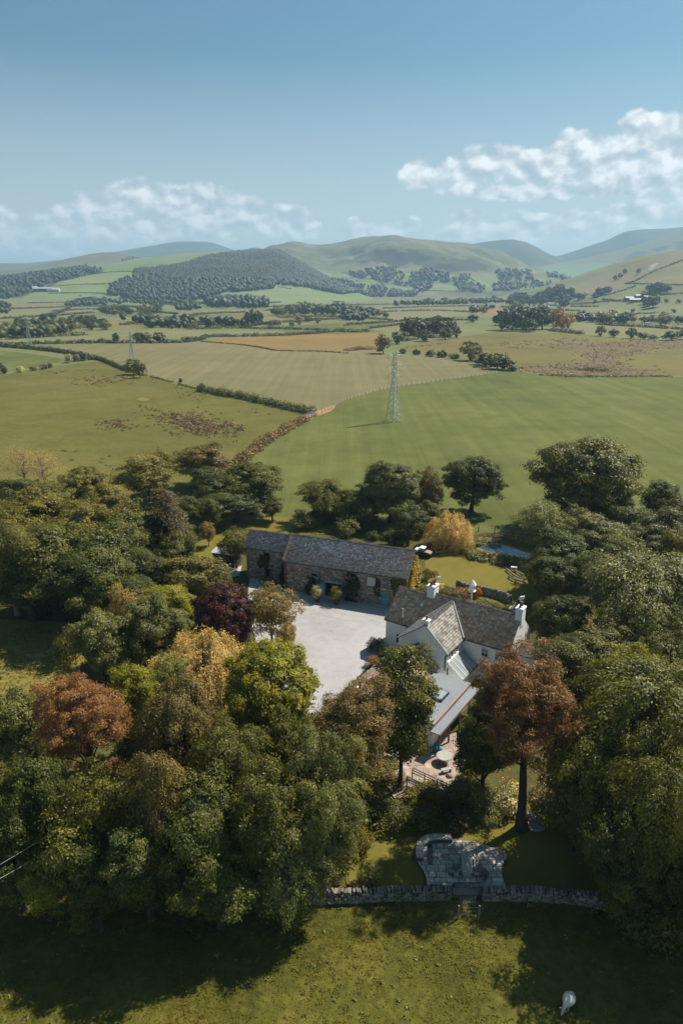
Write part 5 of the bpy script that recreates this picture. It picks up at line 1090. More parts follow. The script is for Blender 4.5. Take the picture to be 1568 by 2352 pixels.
# ------------------------------------------------------------------ stone barn
def barn():
    b = thing('stone_barn', 'long stone barn with lichen-flecked slate roof and blue doors beside the gravel yard', 'barn', (-8.71, 96.6, 0), radians(-20))
    L = 19.3; H_ = [(6.65,9.15,0,2.30),(4.3,5.65,2.85,4.3),(2.9,3.55,1.95,2.5),(13.25,14.65,2.78,4.15),(15.45,16.5,.05,2.05)]
    mb = MB(); panel(mb, 0, L, 0, 4.95, 0, .55, H_); mb.box(0, 6.05, 0, L, 6.6, 4.95); 
    for x in (0, L-.5): mb.extr([(x, .55, 0), (x, 6.05, 0), (x, 6.05, 4.95), (x, 6.5, 4.95), (x, 3.3, 7.85), (x, .1, 4.95), (x, .55, 4.95)], (.5, 0, 0))
    wl = mb.build('wall', M['mortar'], b)
    rubble(wl, 0.35, L-.3, .0, 4.9, 0, H_, RUB, 3)
    R = np.random.default_rng(4); q = MB()      # red sandstone quoins at the left corner
    for i in range(14):
        q.col = tuple(np.array((.19,.095,.075))*R.uniform(.75, 1.2)); q.box(-.04, -.06, i*.35+.01, .32+.14*(i % 2), .5, i*.35+.34)
    q.build('quoins', M['stone'], wl)['kind'] = 'stuff'
    gable_roof(b, -.15, L+.3, 3.3, 8.05, -.35, 4.86, 6.95, 4.86, SL, 'slatefleck', seed=5, lich=.5)
    vg = MB(); R = np.random.default_rng(14)      # mossy stone tabling along the left verge
    for i in range(16):
        t0, t1 = i/16, (i+1)/16-.006; vg.col = tuple(np.array([(.17,.10,.07),(.13,.09,.065),(.20,.14,.09)][i % 3])*R.uniform(.7, 1.3)); z = lambda t: 8.12-3.2*t; y = lambda t: 3.3-3.68*t
        vg.extr([(-.24,y(t0),z(t0)),(-.24,y(t1),z(t1)),(-.24,y(t1),z(t1)+.14),(-.24,y(t0),z(t0)+.14)], (.36,0,0))
    vg.build('verge_stones', M['stone'], b)['kind'] = 'stuff'
    # lower wing on the left
    Hw = [(-4.5,-3.65,0,2.05),(-4.6,-3.65,3.75,4.75)]
    mb = MB(); panel(mb, -7.7, -.02, 0, 5.3, 2.2, .5, Hw); mb.box(-7.7, 6.3, 0, -.02, 6.8, 5.3); mb.extr([(-7.7, 2.7, 0), (-7.7, 6.3, 0), (-7.7, 6.3, 5.3), (-7.7, 6.7, 5.3), (-7.7, 4.5, 7.25), (-7.7, 2.3, 5.3), (-7.7, 2.7, 5.3)], (.5, 0, 0))
    ww = mb.build('wing_wall', M['mortar'], b); rubble(ww, -7.7, -.05, 0, 5.25, 2.2, Hw, RUB, 7)
    gable_roof(b, -8.1, -.17, 4.5, 7.42, 1.95, 5.22, 7.05, 5.22, [(.33,.29,.265),(.37,.32,.29),(.29,.26,.245),(.40,.35,.31)], 'slate', seed=9, lich=.12, name='wing_roof')
    # doors and windows
    window(b, 4.3, 5.65, 2.85, 4.3, 0, .2, (0, 1), 'palebluepaint'); window(b, 2.9, 3.55, 1.95, 2.5, 0, .2, (1, 0), 'boardpaint')
    window(b, -4.6, -3.65, 3.75, 4.75, 2.2, .2, (1, 1), 'darkpaint')
    p = MB().box(13.25, .03, 2.78, 14.65, .12, 3.44); p.box(13.25, .03, 3.46, 14.65, .12, 4.15); p.build('boarded_window', M['boardpaint'], b)
    def leaf_door(name, hinge, ang, wd, ht, nb=6, mat='bluepaint'):
        d = bpy.data.objects.new(name, None); COL.objects.link(d); d.parent = b; d.location = hinge; d.rotation_euler = (0, 0, ang)
        for i in range(nb):
            m_ = MB().box(i*wd/nb+.006, 0, 0, (i+1)*wd/nb-.006, .05, ht); m_.build('board', M[mat], d)
        r = MB()
        for z in (.25, ht*.5, ht-.35): r.box(.05, -.03, z, wd-.05, 0, z+.12)
        r.build('ledges', M[mat], d); return d
    leaf_door('door', (6.62, -.06, .05), radians(180+18), .0001+1.2, 2.0)
    d = leaf_door('door', (15.47, .06, .05), 0, 1.02, 1.98, 5)
    s = MB()
    for z in (1.15, 1.42, 1.69): s.box(.1, -.04, z, .95, -.032, z+.07)
    s.build('vent_slot', M['darkpaint'], d)
    leaf_door('door', (-3.62, 2.14, .05), radians(-70), .8, 1.95, 4)
    m_ = MB().extr([(6.5,-.05,2.28),(9.3,-.05,2.28),(9.3,-.05,2.5),(7.9,-.05,2.68),(6.5,-.05,2.5)], (0, .18, 0)); m_.build('door_lintel', M['palebluepaint'], b)
    m_ = MB().box(6.4, -.75, 0, 9.4, -.06, .14); m_.build('doorstep', M['greywood'], b)
    m_ = MB().tube([(5.75,-.1,4.8),(5.75,-.1,.1)], .055, 8); m_.build('downpipe', M['darkpaint'], b)
    m_ = MB().tube([(0,-.42,4.82),(L,-.42,4.82)], .07, 6); m_.build('gutter', M['darkpaint'], b)
    return b
barn()
def wall_climber(name, label, origin, rz, w_, h_, n, leaf, mat, dep=.5, cat='climber', prof=None, seed=1):
    """climbing plant against a wall: local x along, z up, bulging to -y"""
    R = np.random.default_rng(seed); x = R.uniform(-w_/2, w_/2, n*3); z = R.uniform(0, h_, n*3)
    f = prof or (lambda u, v: np.abs(u)*1.0 < (1-.5*v)*(.75+.25*np.sin(9*v+3*u)))
    k = f(x/(w_/2), z/h_) & (fbm(x*1.3+9, z*1.3+4, seed, 3) > .36); x, z = x[k][:n], z[k][:n]; y = -R.uniform(.02, 1, len(x))**1.0*dep*(.45+fbm(x*.8, z*.8, seed+3, 2))
    V, F = leaves(np.stack([x, y, z], 1), np.array([0, -1., .45])+0*np.stack([x, y, z], 1), leaf, R, .75, .55)
    o = link(name, npmesh(name, V, F, M[mat], tint=np.clip(R.uniform(0, 1, len(x))*.5+fbm(x*1.5, z*1.5, seed+5, 2)*.6, 0, 1)))
    o.location = origin; o.rotation_euler = (0, 0, rz); return setp(o, label, cat)
def BW(x, y, z=0): c, s = cos(radians(-20)), sin(radians(-20)); return (-8.71+x*c-y*s, 96.6+x*s+y*c, z)
def HW(x, y, z=0): c, s = cos(radians(-34)), sin(radians(-34)); return (11.2+x*c-y*s, 78.7+x*s+y*c, z)
rb, rh = radians(-20), radians(-34)
wall_climber('ivy', 'yellow-green ivy covering the right gable of the stone barn', BW(19.36, 3.3), rb+pi/2, 6.4, 7.3, 5200, .30, 'ivyleaf', .55, 'ivy', lambda u, v: v < .66+.34*(1-np.abs(u)), 2)
wall_climber('ivy', 'dark shaded ivy on the barn front beside the small blue door', BW(18.1, -.05), rb, 2.6, 4.4, 1500, .26, 'deep', .5, 'ivy', lambda u, v: u > -.9+.9*(.9-v), 3)
wall_climber('climbing_shrub', 'dark climbing shrub with pinkish flower heads right of the barn doorway', BW(11.0, -.05), rb, 3.6, 4.3, 2600, .24, 'blackshrub', 1.1, seed=4)
wall_climber('climbing_shrub', 'black-green climbing shrub below the tall barn window', BW(4.5, -.05), rb, 2.4, 2.9, 1500, .24, 'blackshrub', .9, seed=5)
wall_climber('climbing_shrub', 'dark climber in the corner between barn and lower wing', BW(-.9, 2.1), rb, 2.2, 3.4, 1300, .24, 'blackshrub', .8, seed=6)
wall_climber('climbing_shrub', 'dark creeper hanging under the upper window of the barn wing', BW(-4.6, 2.1, 2.1), rb, 2.6, 2.1, 1000, .22, 'blackshrub', .45, seed=7, prof=lambda u, v: np.abs(u) < .5+.5*v)
wall_climber('climbing_shrub', 'thin creeper between boarded window and dark ivy on the barn', BW(14.9, -.05, 1.4), rb, 1.5, 3.0, 320, .20, 'blackshrub', .2, seed=8)
def potted(x, y, label, mat, s=1.0):
    t = thing('potted_shrub', label, 'potted plant', BW(x, y), 0, None, (s, s, s))
    MB().lathe([(.24,0),(.30,.06),(.40,.50),(.44,.50),(.44,.58),(.36,.58)], 14).build('pot', M['terracotta'], t)
    MB().tube([(0,0,.5),(.04,.02,1.2),(0,0,1.7)], [.05,.045,.03], 6).build('stem', M['bark'], t)
    c = link('foliage', PROTO['shrub1']['crown'], t, M[mat], (0, 0, .75), None, (.55, .55, .72)); return t
potted(6.3, -2.35, 'potted shrub with pale flowers standing left of the barn doorway', 'whiteleaf')
potted(9.25, -2.1, 'potted shrub with pale leaves standing right of the barn doorway', 'sage', 1.1)
# ------------------------------------------------------------------ white house
def house():
    h = thing('white_house', 'white rendered farmhouse with brown slate roofs, cross gable and three chimneys', 'house', (11.2, 78.7, 0), rh)
    W = M['whitewash']
    def body(name, x0, x1, y0, y1, ze, yr, zr): MB().extr([(x0, y0, 0), (x0, y1, 0), (x0, y1, ze), (x0, yr, zr), (x0, y0, ze)], (x1-x0, 0, 0)).build(name, W, h)
    body('left_block_wall', -4.25, -.01, -3.6, 3.6, 4.62, 0, 7.55)
    body('main_wall', 0, 12.1, -3.3, 3.3, 4.98, 0, 7.92)
    MB().extr([(-.2,-7.55,0),(6.15,-7.55,0),(6.15,-7.55,4.85),(3.3,-7.55,7.5),(-.2,-7.55,4.95)], (0, 5.5, 0)).build('cross_wing_wall', W, h)
    gable_roof(h, -4.4, -.02, 0, 7.72, -3.85, 4.6, 3.85, 4.6, SLH, seed=21, name='left_roof', lich=.05)
    gable_roof(h, -.12, 12.0, 0, 8.12, -3.55, 4.98, 3.55, 4.98, SLH, seed=23, name='main_roof', lich=.06)
    gable_roof(h, -7.72, -.45, 3.32, 7.72, -.42, 4.90, 6.38, 4.80, [(.30,.275,.24),(.34,.31,.27),(.26,.225,.19),(.24,.19,.15),(.36,.34,.31)], 'slatelichen', seed=25, axis='y', name='cross_roof', lich=.1, course=.3, wid=.36, up=.022)
    # verges
    m_ = MB(); m_.extr([(-.42,-7.80,4.83),(3.32,-7.80,7.66),(3.32,-7.80,7.80),(-.42,-7.80,4.97)], (0,.1,0)); m_.extr([(6.40,-7.80,4.73),(3.34,-7.80,7.66),(3.34,-7.80,7.80),(6.40,-7.80,4.87)], (0,.1,0)); m_.build('bargeboard', M['lead'], h)
    MB().box(6.2, -7.65, 4.62, 6.42, -3.2, 4.72).build('gutter', M['darkpaint'], h)
    # valley lead where the cross roof meets the main roof
    m_ = MB(); m_.tube([(3.4,-.42,7.74),(6.35,-3.5,5.06)], .10, 5); m_.tube([(3.2,-.42,7.74),(-.1,-3.42,5.14)], .08, 5); m_.build('valley_lead', M['lead'], h)
    def chimney(x, y, z0, z1, wx, wy, pots, name='chimney'):
        c = MB().box(x-wx/2, y-wy/2, z0, x+wx/2, y+wy/2, z1); c.box(x-wx/2-.06, y-wy/2-.06, z1-.18, x+wx/2+.06, y+wy/2+.06, z1-.06)
        o = c.build(name, W, h)
        for px_, py_, hh, mt in pots: MB().lathe([(.15,-.02),(.17,.05),(.13,.1),(.12,hh-.08),(.15,hh-.08),(.15,hh),(.08,hh)], 10, (x+px_, y+py_, z1)).build('chimney_pot', M[mt], o)
        return o
    c1 = chimney(.35, 0, 6.9, 9.15, 1.0, 1.3, [(0,-.55,.62,'terracotta'),(.0,-.18,.62,'terracotta'),(0,.2,.62,'terracotta'),(0,.56,.62,'terracotta')])
    def cowl(par, x, y, z, s=1.0):
        m_ = MB().tube([(x,y,z),(x,y,z+.35*s)], .09*s, 8); m_.extr([(x-.35*s,y-.12*s,z+.3*s),(x+.30*s,y-.12*s,z+.42*s),(x+.42*s,y-.12*s,z+.95*s),(x-.15*s,y-.12*s,z+.72*s)], (0,.3*s,0)); m_.build('cowl', M['whitepaint'], par)
    cowl(c1, .75, .56, 9.5, .7)
    c2 = chimney(11.75, 0, 6.9, 9.2, .85, 1.15, [(0,-.25,.75,'terracotta'),(0,.3,.5,'terracotta')]); cowl(c2, 11.75, -.25, 9.9, .9)
    chimney(3.25, -7.3, 6.3, 8.25, .75, .62, [(0,0,.45,'terracotta')])
    # step flashing wall of the main block above the left roof, and the small dormer
    d = MB().box(-.55, -1.5, 6.2, -.13, -1.1, 6.95).build('dormer', W, h); MB().box(-.62, -1.58, 6.96, -.13, -1.04, 7.02).build('dormer_roof', M['lead'], d)
    MB().tube([(-2.1,-3.2,4.9),(-2.1,-3.2,6.4)], .06, 8).build('vent_pipe', M['whitepaint'], h)
    MB().tube([(-1.3,-3.68,4.5),(-1.3,-3.68,.1)], .055, 8).build('downpipe', M['whitepaint'], h)
    MB().tube([(6.3,-7.68,4.6),(6.0,-7.68,4.5),(6.0,-7.68,2.6)], .06, 8).build('downpipe', M['darkpaint'], h)
    MB().tube([(-4.3,-3.95,4.55),(-.1,-3.95,4.55)], .07, 6).build('gutter', M['darkpaint'], h); MB().tube([(6.5,-3.66,4.93),(12,-3.66,4.93)], .07, 6).build('gutter', M['darkpaint'], h)
    window(h, -2.6, -1.75, 1.9, 2.9, -3.72, .12, (1, 1), 'darkpaint'); window(h, -.95, -.4, 3.4, 4.2, -3.72, .12, (0, 1), 'darkpaint')
    window(h, 8.6, 9.5, 3.3, 4.4, -3.42, .12, (1, 1)); window(h, 10.3, 11.2, 3.3, 4.4, -3.42, .12, (1, 1))
    RT = lambda x, y, z: (6.15-(y), x, z)
    window(h, -6.6, -6.0, 3.75, 4.5, -.12, .12, (0, 1), 'whitepaint', T_=RT); window(h, -5.2, -4.6, 3.75, 4.5, -.12, .12, (0, 1), 'whitepaint', T_=RT)
    # glazed lean-to roof against the cross wing
    lt = MB().box(6.16, -7.45, 2.9, 6.35, -3.35, 3.68); lt.extr([(6.36,-7.45,0),(8.15,-7.45,0),(8.15,-7.45,2.05),(6.36,-7.45,3.4)], (0,.18,0)); lt.box(8.0, -7.27, 0, 8.15, -3.35, 2.0); l = lt.build('lean_to_wall', W, h)
    for i in range(5):
        y0 = -7.40+i*.80; MB().extr([(6.36,y0+.04,3.44),(8.25,y0+.04,2.02),(8.25,y0+.04,2.05),(6.36,y0+.04,3.47)], (0,.72,0)).build('roof_pane', M['skyglass'], l)
    for i in range(6):
        y0 = -7.42+i*.80; MB().extr([(6.36,y0-.03,3.45),(8.30,y0-.03,2.0),(8.30,y0-.03,2.09),(6.36,y0-.03,3.54)], (0,.06,0)).build('glazing_bar', M['whitepaint'], l)
    MB().box(8.2, -7.5, 1.9, 8.36, -3.3, 2.02).build('gutter', M['terracotta'], l)
    # extension at the right gable
    MB().box(12.11, -2.3, 0, 14.6, .4, 4.3).build('extension_wall', W, h); MB().extr([(12.12,-2.45,4.32),(14.7,-2.45,4.32),(14.7,-2.45,4.4),(12.12,-2.45,4.44)], (0,3.0,0)).build('extension_roof', M['deckwood'], h)
house()
def outbuilding():
    t = thing('low_extension', 'single-storey extension with grey flat roof, rooflight and slate strip beside the yard', 'extension', (11.2, 78.7, 0), rh)
    W = M['whitewash']
    MB().extr([(-1.2,-11.5,0),(5.1,-11.5,0),(5.1,-11.5,2.75),(2.4,-11.5,4.9),(-1.2,-11.5,2.55)], (0,3.88,0)).build('gabled_wall', W, t)
    gable_roof(t, -11.65, -7.6, 2.45, 5.08, -1.45, 2.5, 5.35, 2.62, SLH, seed=31, axis='y', name='gabled_roof')
    MB().box(.86, -17.9, 0, 9.6, -11.52, 2.72).box(-1.2, -17.9, 0, .85, -11.52, 2.3).build('wall', W, t); MB().box(5.4, -11.5, 0, 9.6, -9.0, 2.72).build('rear_wall', W, t)
    MB().extr([(-1.4,-18.0,2.35),(.85,-18.0,2.73),(.85,-18.0,3.50),(-1.4,-18.0,2.45)], (0,6.3,0)).build('slate_strip_deck', M['deckwood'], t)
    slates(t, (.87,-18.0,3.53), (0,6.3,0), (-2.3,0,-1.06), SLH, 'slate', seed=33, name='slate_strip')
    m_ = MB()
    for i in range(14): m_.box(.82, -18.0+i*.45, 3.5, 1.06, -17.57+i*.45, 3.62)
    m_.build('ridge_tiles', M['terracotta'], t)['kind'] = 'stuff'
    fr = MB().box(1.07, -18.0, 2.74, 9.85, -11.7, 2.95); fr.box(5.45, -11.69, 2.74, 9.85, -8.9, 2.95); f = fr.build('flat_roof', M['flatroof'], t)
    MB().box(9.72, -18.0, 2.96, 9.85, -8.9, 3.03).build('roof_edge', M['tanpaint'], f)
    MB().box(7.6, -14.1, 2.96, 8.75, -12.2, 3.18).build('rooflight_kerb', M['darkpaint'], f); MB().box(7.72, -13.98, 3.19, 8.63, -12.32, 3.21).build('rooflight_pane', M['skyglass'], f)
    l = MB().box(9.87, -18.8, 2.55, 10.85, -9.0, 2.66); v = l.build('veranda_roof', M['flatroof'], t)
    MB().box(10.86, -18.85, 2.45, 10.94, -9.0, 2.66).build('fascia', M['brownwood'], v)
    for y in (-18.5, -16.2, -13.6, -11.2): MB().box(10.62, y-.08, 0, 10.78, y+.08, 2.54).build('post', M['brownwood'], v)
    c = MB().box(.3, -17.7, 2.75, .95, -17.1, 3.6).build('flue_base', W, t); MB().tube([(.62,-17.4,3.6),(.62,-17.4,4.6)], .15, 10).build('flue', M['darkpaint'], c); MB().lathe([(.2,0),(.2,.12),(.05,.14)], 10, (.62,-17.4,4.62)).build('flue_cap', M['whitepaint'], c)
    a = MB().tube([(1.35,-17.3,2.9),(1.35,-17.3,6.6)], .03, 6)
    for i in range(6): a.tube([(1.35-.25,-17.3-.35+i*.14,6.5),(1.35+.25,-17.3-.35+i*.14,6.5)], .012, 4)
    a.tube([(1.35,-17.75,6.5),(1.35,-16.7,6.5)], .018, 4); a.build('aerial', M['darksteel'], t)
outbuilding()
# ------------------------------------------------------------------ patio, table, ramp
def slabs(parent, outline, rects, z0, z1, name, R, pal, mat='paving', inset=.012):
    """flagstones: every rectangle cut by the outline is a stone of its own"""
    def clip(poly, ax, lim, sg):
        out = []
        for i in range(len(poly)):
            p, q = poly[i], poly[(i+1) % len(poly)]; dp, dq = sg*(p[ax]-lim), sg*(q[ax]-lim)
            if dp <= 0: out.append(p)
            if dp*dq < 0: t = dp/(dp-dq); out.append((p[0]+t*(q[0]-p[0]), p[1]+t*(q[1]-p[1])))
        return out
    for x0, y0, x1, y1 in rects:
        p = outline
        for ax, lim, sg in ((0, x0+inset, -1), (0, x1-inset, 1), (1, y0+inset, -1), (1, y1-inset, 1)):
            p = clip(p, ax, lim, sg)
            if len(p) < 3: break
        if len(p) < 3: continue
        ar = abs(sum(p[i][0]*p[(i+1) % len(p)][1]-p[(i+1) % len(p)][0]*p[i][1] for i in range(len(p))))/2
        if ar < .015: continue
        m_ = MB(); m_.col = tuple(np.array(pal[R.integers(len(pal))])*R.uniform(.75, 1.2)); m_.prism(p, z0, z1+R.uniform(-.008, .012)); m_.build(name, M[mat], parent)
def grid_rects(x0, y0, x1, y1, R, rows=(.35, .7), wids=(.3, .95)):
    out = []; y = y0
    while y < y1:
        h_ = R.uniform(*rows); x = x0-R.uniform(0, .4)
        while x < x1:
            w_ = R.uniform(*wids)
            if R.uniform() < .2 and h_ > .45: out += [(x, y, x+w_, y+h_*.5), (x, y+h_*.5, x+w_, y+h_)]
            else: out.append((x, y, x+w_, y+h_))
            x += w_
        y += h_
    return out
def patio():
    R = np.random.default_rng(8); out = [P(x, y)[:2] for x, y in ((985,1668),(1010,1672),(1060,1690),(1085,1740),(1060,1800),(990,1830),(905,1835),(880,1790),(880,1730),(930,1690))]
    t = sheet('patio', out, .05, M['mortar'], True); t.name = 'patio'
    xs, ys = [p[0] for p in out], [p[1] for p in out]
    slabs(t, [tuple(p) for p in out], grid_rects(min(xs), min(ys), max(xs), max(ys), R, (.6, 1.0), (.6, 1.3)), .052, .09, 'paving_slab', R, [(.36,.27,.215),(.40,.30,.24),(.33,.25,.20)])
    x, y, _ = P(1018, 1752); tb = thing('round_table', 'round brown garden table on the pink-paved patio', 'table', (x, y, .09))
    MB().lathe([(.75,.70),(.78,.72),(.78,.76),(.70,.77)], 28).build('tabletop', M['greywood'], tb)
    for k in range(4): a = k*pi/2+.5; MB().tube([(.55*cos(a), .55*sin(a), 0), (.45*cos(a), .45*sin(a), .71)], .035, 6).build('leg', M['brownwood'], tb)
    def stool(px, py, lab, gr):
        x, y, _ = P(px, py); s = thing('garden_bench', lab, 'bench', (x, y, .09), .25); m_ = MB().box(-.5, -.18, .40, .5, .18, .45); m_.build('seat', M['greywood'], s)
        for sx in (-.4, .4): MB().box(sx-.04, -.14, 0, sx+.04, .14, .40).build('leg', M['brownwood'], s)
    stool(1024, 1776, 'small wooden bench on the near side of the round garden table', None)
    x, y, _ = P(1005, 1728); c = thing('garden_sack', 'bright blue covered bundle on the patio beside the maple', 'cover', (x, y, .09)); MB().blob((0,0,.35), (.45,.38,.36), 2, .09, 3).build('cover', M['bluecloth'], c)
patio()
def ramp():
    a, b = np.array(P(940, 1795, .7)), np.array(P(1055, 1850, .1)); t = thing('wooden_ramp', 'weathered wooden ramp with post-and-rail sides below the patio', 'ramp', tuple((a+b)/2*np.array([1, 1, 0])))
    o = (a+b)/2*np.array([1, 1, 0]); a, b = a-o, b-o; d = (b-a); L = np.linalg.norm(d); u = d/L; n_ = np.cross((0, 0, 1), u); n_ /= np.linalg.norm(n_); k = int(L/.2)
    for i in range(k): MB().obox(a+u*(i*L/k)-n_*.6, u*(L/k-.02), n_*1.2, (0, 0, -.05)).build('plank', M['weatherwood'], t)
    for sg in (-1, 1):
        for i in range(5): p = a+u*(L*i/4)+n_*sg*.62; MB().obox(p+V3(-.05,-.05,-.9), (.1,0,0), (0,.1,0), (0,0,1.95)).build('post', M['weatherwood'], t)
        for z in (.45, .75, 1.02): MB().obox(a+n_*sg*.66+V3(0,0,z), d, n_*.04, (0,0,.10)).build('rail', M['weatherwood'], t)
ramp()
def shelter():
    x, y, _ = P(838, 1790); t = thing('garden_shelter', 'pale weathered sheets with a red strip, glimpsed through the brownish pine', 'shelter', (x, y, 0), .2)
    def arch(x0, x1, z1, y0): pts = [(x0, y0, 0), (x1, y0, 0)]+[((x0+x1)/2+(x1-x0)/2*cos(a), y0, z1-(x1-x0)/2+(x1-x0)/2*sin(a)) for a in np.linspace(0, pi, 9)]; return MB().extr(pts, (0, .12, 0))
    arch(-.75, .15, 2.9, 0).build('pale_sheet', M['paleboard'], t); arch(.75, 1.3, 2.7, .1).build('pale_sheet', M['paleboard'], t)
    MB().blob((.7,.35,3.2), (.8,.4,.35), 2, .1, 2).build('rounded_top', M['paleboard'], t); MB().tube([(1.4,-.1,1.9),(1.45,-.15,1.1),(1.7,-.25,.5),(2.1,-.35,.12)], [.13,.15,.15,.12], 7).build('red_strip', M['redcloth'], t)
    MB().box(-.95, -.05, 0, -.82, .1, 2.7).build('post', M['redbark'], t)
shelter()
# ------------------------------------------------------------------ stone terrace, table, wall, steps
zt = lambda x, y: (928.3+.168*x, 1894.1+.168*y)
STW = [(.45,.42,.37),(.52,.48,.41),(.40,.375,.34),(.56,.50,.42),(.47,.41,.345)]
def terrace():
    R = np.random.default_rng(12); TZ = .32
    ol = smooth_line([P(*zt(*q), TZ)[:2] for q in ((185,520),(155,330),(190,215),(310,135),(520,125),(650,180),(870,225),(1100,275),(1190,320),(1290,330),(1375,400),(1385,480),(1335,560),(1330,640),(1350,760),(1395,860))], 4)
    ol = [tuple(p) for p in ol]+[P(*zt(*q), TZ)[:2] for q in ((1050,850),(1050,790),(680,790),(640,840),(310,820),(300,740),(260,630))]
    t = thing('stone_terrace', 'curved flagstone terrace beside the drystone wall', 'terrace', (0, 0, 0)); c = MB(); c.col = (.09,.085,.075); c.prism(ol[::-1] if sum(ol[i][0]*ol[(i+1) % len(ol)][1]-ol[(i+1) % len(ol)][0]*ol[i][1] for i in range(len(ol))) < 0 else ol, -.1, TZ-.03); c.build('bed', M['stone'], t)
    xs, ys = [p[0] for p in ol], [p[1] for p in ol]
    slabs(t, ol, grid_rects(min(xs), min(ys), max(xs), max(ys), R, (.42, .72), (.4, 1.1)), TZ-.029, TZ+.03, 'flagstone', R, STW, inset=.028)
    # curved bench wall
    mid = smooth_line([P(*zt(*q), TZ+.5)[:2] for q in ((215,440),(205,330),(250,225),(350,165),(500,155),(645,158))], 3); bt = thing('curved_bench', 'curved stone bench wall around the far left corner of the flagstone terrace', 'bench', (mid[0][0], mid[0][1], 0)); o = mid[0]
    for i in range(len(mid)-1):
        p, q = mid[i]-o, mid[i+1]-o; u = (q-p)/np.linalg.norm(q-p); n_ = np.array([-u[1], u[0]])*.30
        m_ = MB(); m_.col = tuple(np.array(STW[i % 5])*R.uniform(.85, 1.15)); m_.prism([tuple(p+n_+u*.008), tuple(q+n_-u*.008), tuple(q-n_-u*.008), tuple(p-n_+u*.008)][::-1], TZ+.38, TZ+.47); m_.build('seat_stone', M['paving'], bt)
        m_ = MB(); m_.col = (.11,.10,.09); n2 = n_*.86; m_.prism([tuple(p+n2), tuple(q+n2), tuple(q-n2), tuple(p-n2)][::-1], -.1, TZ+.375); m_.build('riser_stone', M['stone'], bt)
    # black trough
    a, b = np.array(P(*zt(350, 315), TZ)), np.array(P(*zt(352, 520), TZ)); tr = thing('black_trough', 'long black round-ended trough set in the left part of the flagstone terrace', 'trough', (a[0], a[1], TZ+.035)); u = (b-a)[:2]; L = np.linalg.norm(u); u /= L; nn = np.array([-u[1], u[0]])
    ring = [tuple(-u*.0+.23*(cos(k)*nn-sin(k)*u)) for k in np.linspace(0, pi, 8)]+[tuple(u*L+.23*(-cos(k)*nn+sin(k)*u)) for k in np.linspace(0, pi, 8)]; ar = sum(ring[i][0]*ring[(i+1) % 16][1]-ring[(i+1) % 16][0]*ring[i][1] for i in range(16))
    MB().prism(ring if ar > 0 else ring[::-1], 0, .05).build('basin', M['blackwater'], tr)
    # picnic table with two benches
    def plank_set(name, label, cat, c0, c1, wd, ht, n, leg=True):
        p, q = np.array(P(*zt(*c0), TZ+ht)), np.array(P(*zt(*c1), TZ+ht)); u = (q-p)[:2]; L = np.linalg.norm(u); u /= L; nn = np.array([-u[1], u[0]]); r = thing(name, label, cat, (p[0], p[1], TZ+.03))
        f = lambda s, w_, z: (u[0]*s+nn[0]*w_, u[1]*s+nn[1]*w_, z)
        for i in range(n): MB().obox(f(0, -wd/2+i*wd/n+.006, ht-.06), f(L, 0, 0), np.array(f(0, wd/n-.012, 0)), (0, 0, .05)).build('plank', M['greywood'], r)
        for s in (.25, L-.35): MB().obox(f(s, -wd*.36, 0), f(.1, 0, 0), np.array(f(0, wd*.72, 0)), (0, 0, ht-.065)).build('leg', M['greywood'], r)
        return r
    plank_set('picnic_table', 'grey plank table in the middle of the flagstone terrace', 'table', (850,365), (860,650), .85, .74, 4)
    plank_set('plank_bench', 'grey plank bench on the left of the terrace table', 'bench', (715,415), (705,690), .36, .44, 2); plank_set('plank_bench', 'grey plank bench on the right of the terrace table', 'bench', (975,400), (985,680), .36, .44, 2)
    # steps down through the wall
    sx = thing('stone_steps', 'broad stone steps leading from the terrace down to the field gate', 'steps', (0, 0, 0))
    for k, (x0, x1, y0, y1, z) in enumerate(((680,1055,800,858,.22),(655,1060,862,955,.14),(745,985,960,1075,.06))):
        pl = [P(*zt(*q), z)[:2] for q in ((x0,y0),(x1,y0),(x1-20,y1),(x0+20,y1))]; ys = [p[1] for p in pl]; xs = [p[0] for p in pl]
        cb = MB(); cb.col = (.08,.075,.07); cb.prism(pl[::-1], -.1, z-.03); cb.build('step_base', M['stone'], sx)
        slabs(sx, pl, grid_rects(min(xs), min(ys), max(xs), max(ys), R, (.4, .6), (.4, .8)), z-.029, z+.01, 'step_stone', R, [(.26,.23,.20),(.30,.26,.23),(.22,.20,.18)])
terrace()
STN = {}
def coping_mesh(k):
    if k not in STN:
        R = np.random.default_rng(400+k); m_ = MB(); m_.col = tuple(np.array([(.19,.18,.165),(.15,.14,.13),(.26,.22,.18),(.12,.115,.11)][k % 4])*R.uniform(.85, 1.15)); w_, d, h_ = R.uniform(.07, .13), R.uniform(.19, .25), R.uniform(.20, .36)
        v = [(sx*w_*R.uniform(.7, 1.1), sy*d*R.uniform(.75, 1.1), z*h_*R.uniform(.8, 1.1)) for z in (0, 1) for sy in (-1, 1) for sx in (-1, 1)]
        m_.add(v, [(0,2,3,1),(4,5,7,6),(0,1,5,4),(2,6,7,3),(0,4,6,2),(1,3,7,5)]); STN[k] = m_.mesh('coping_stone', M['stone'])
    return STN[k]
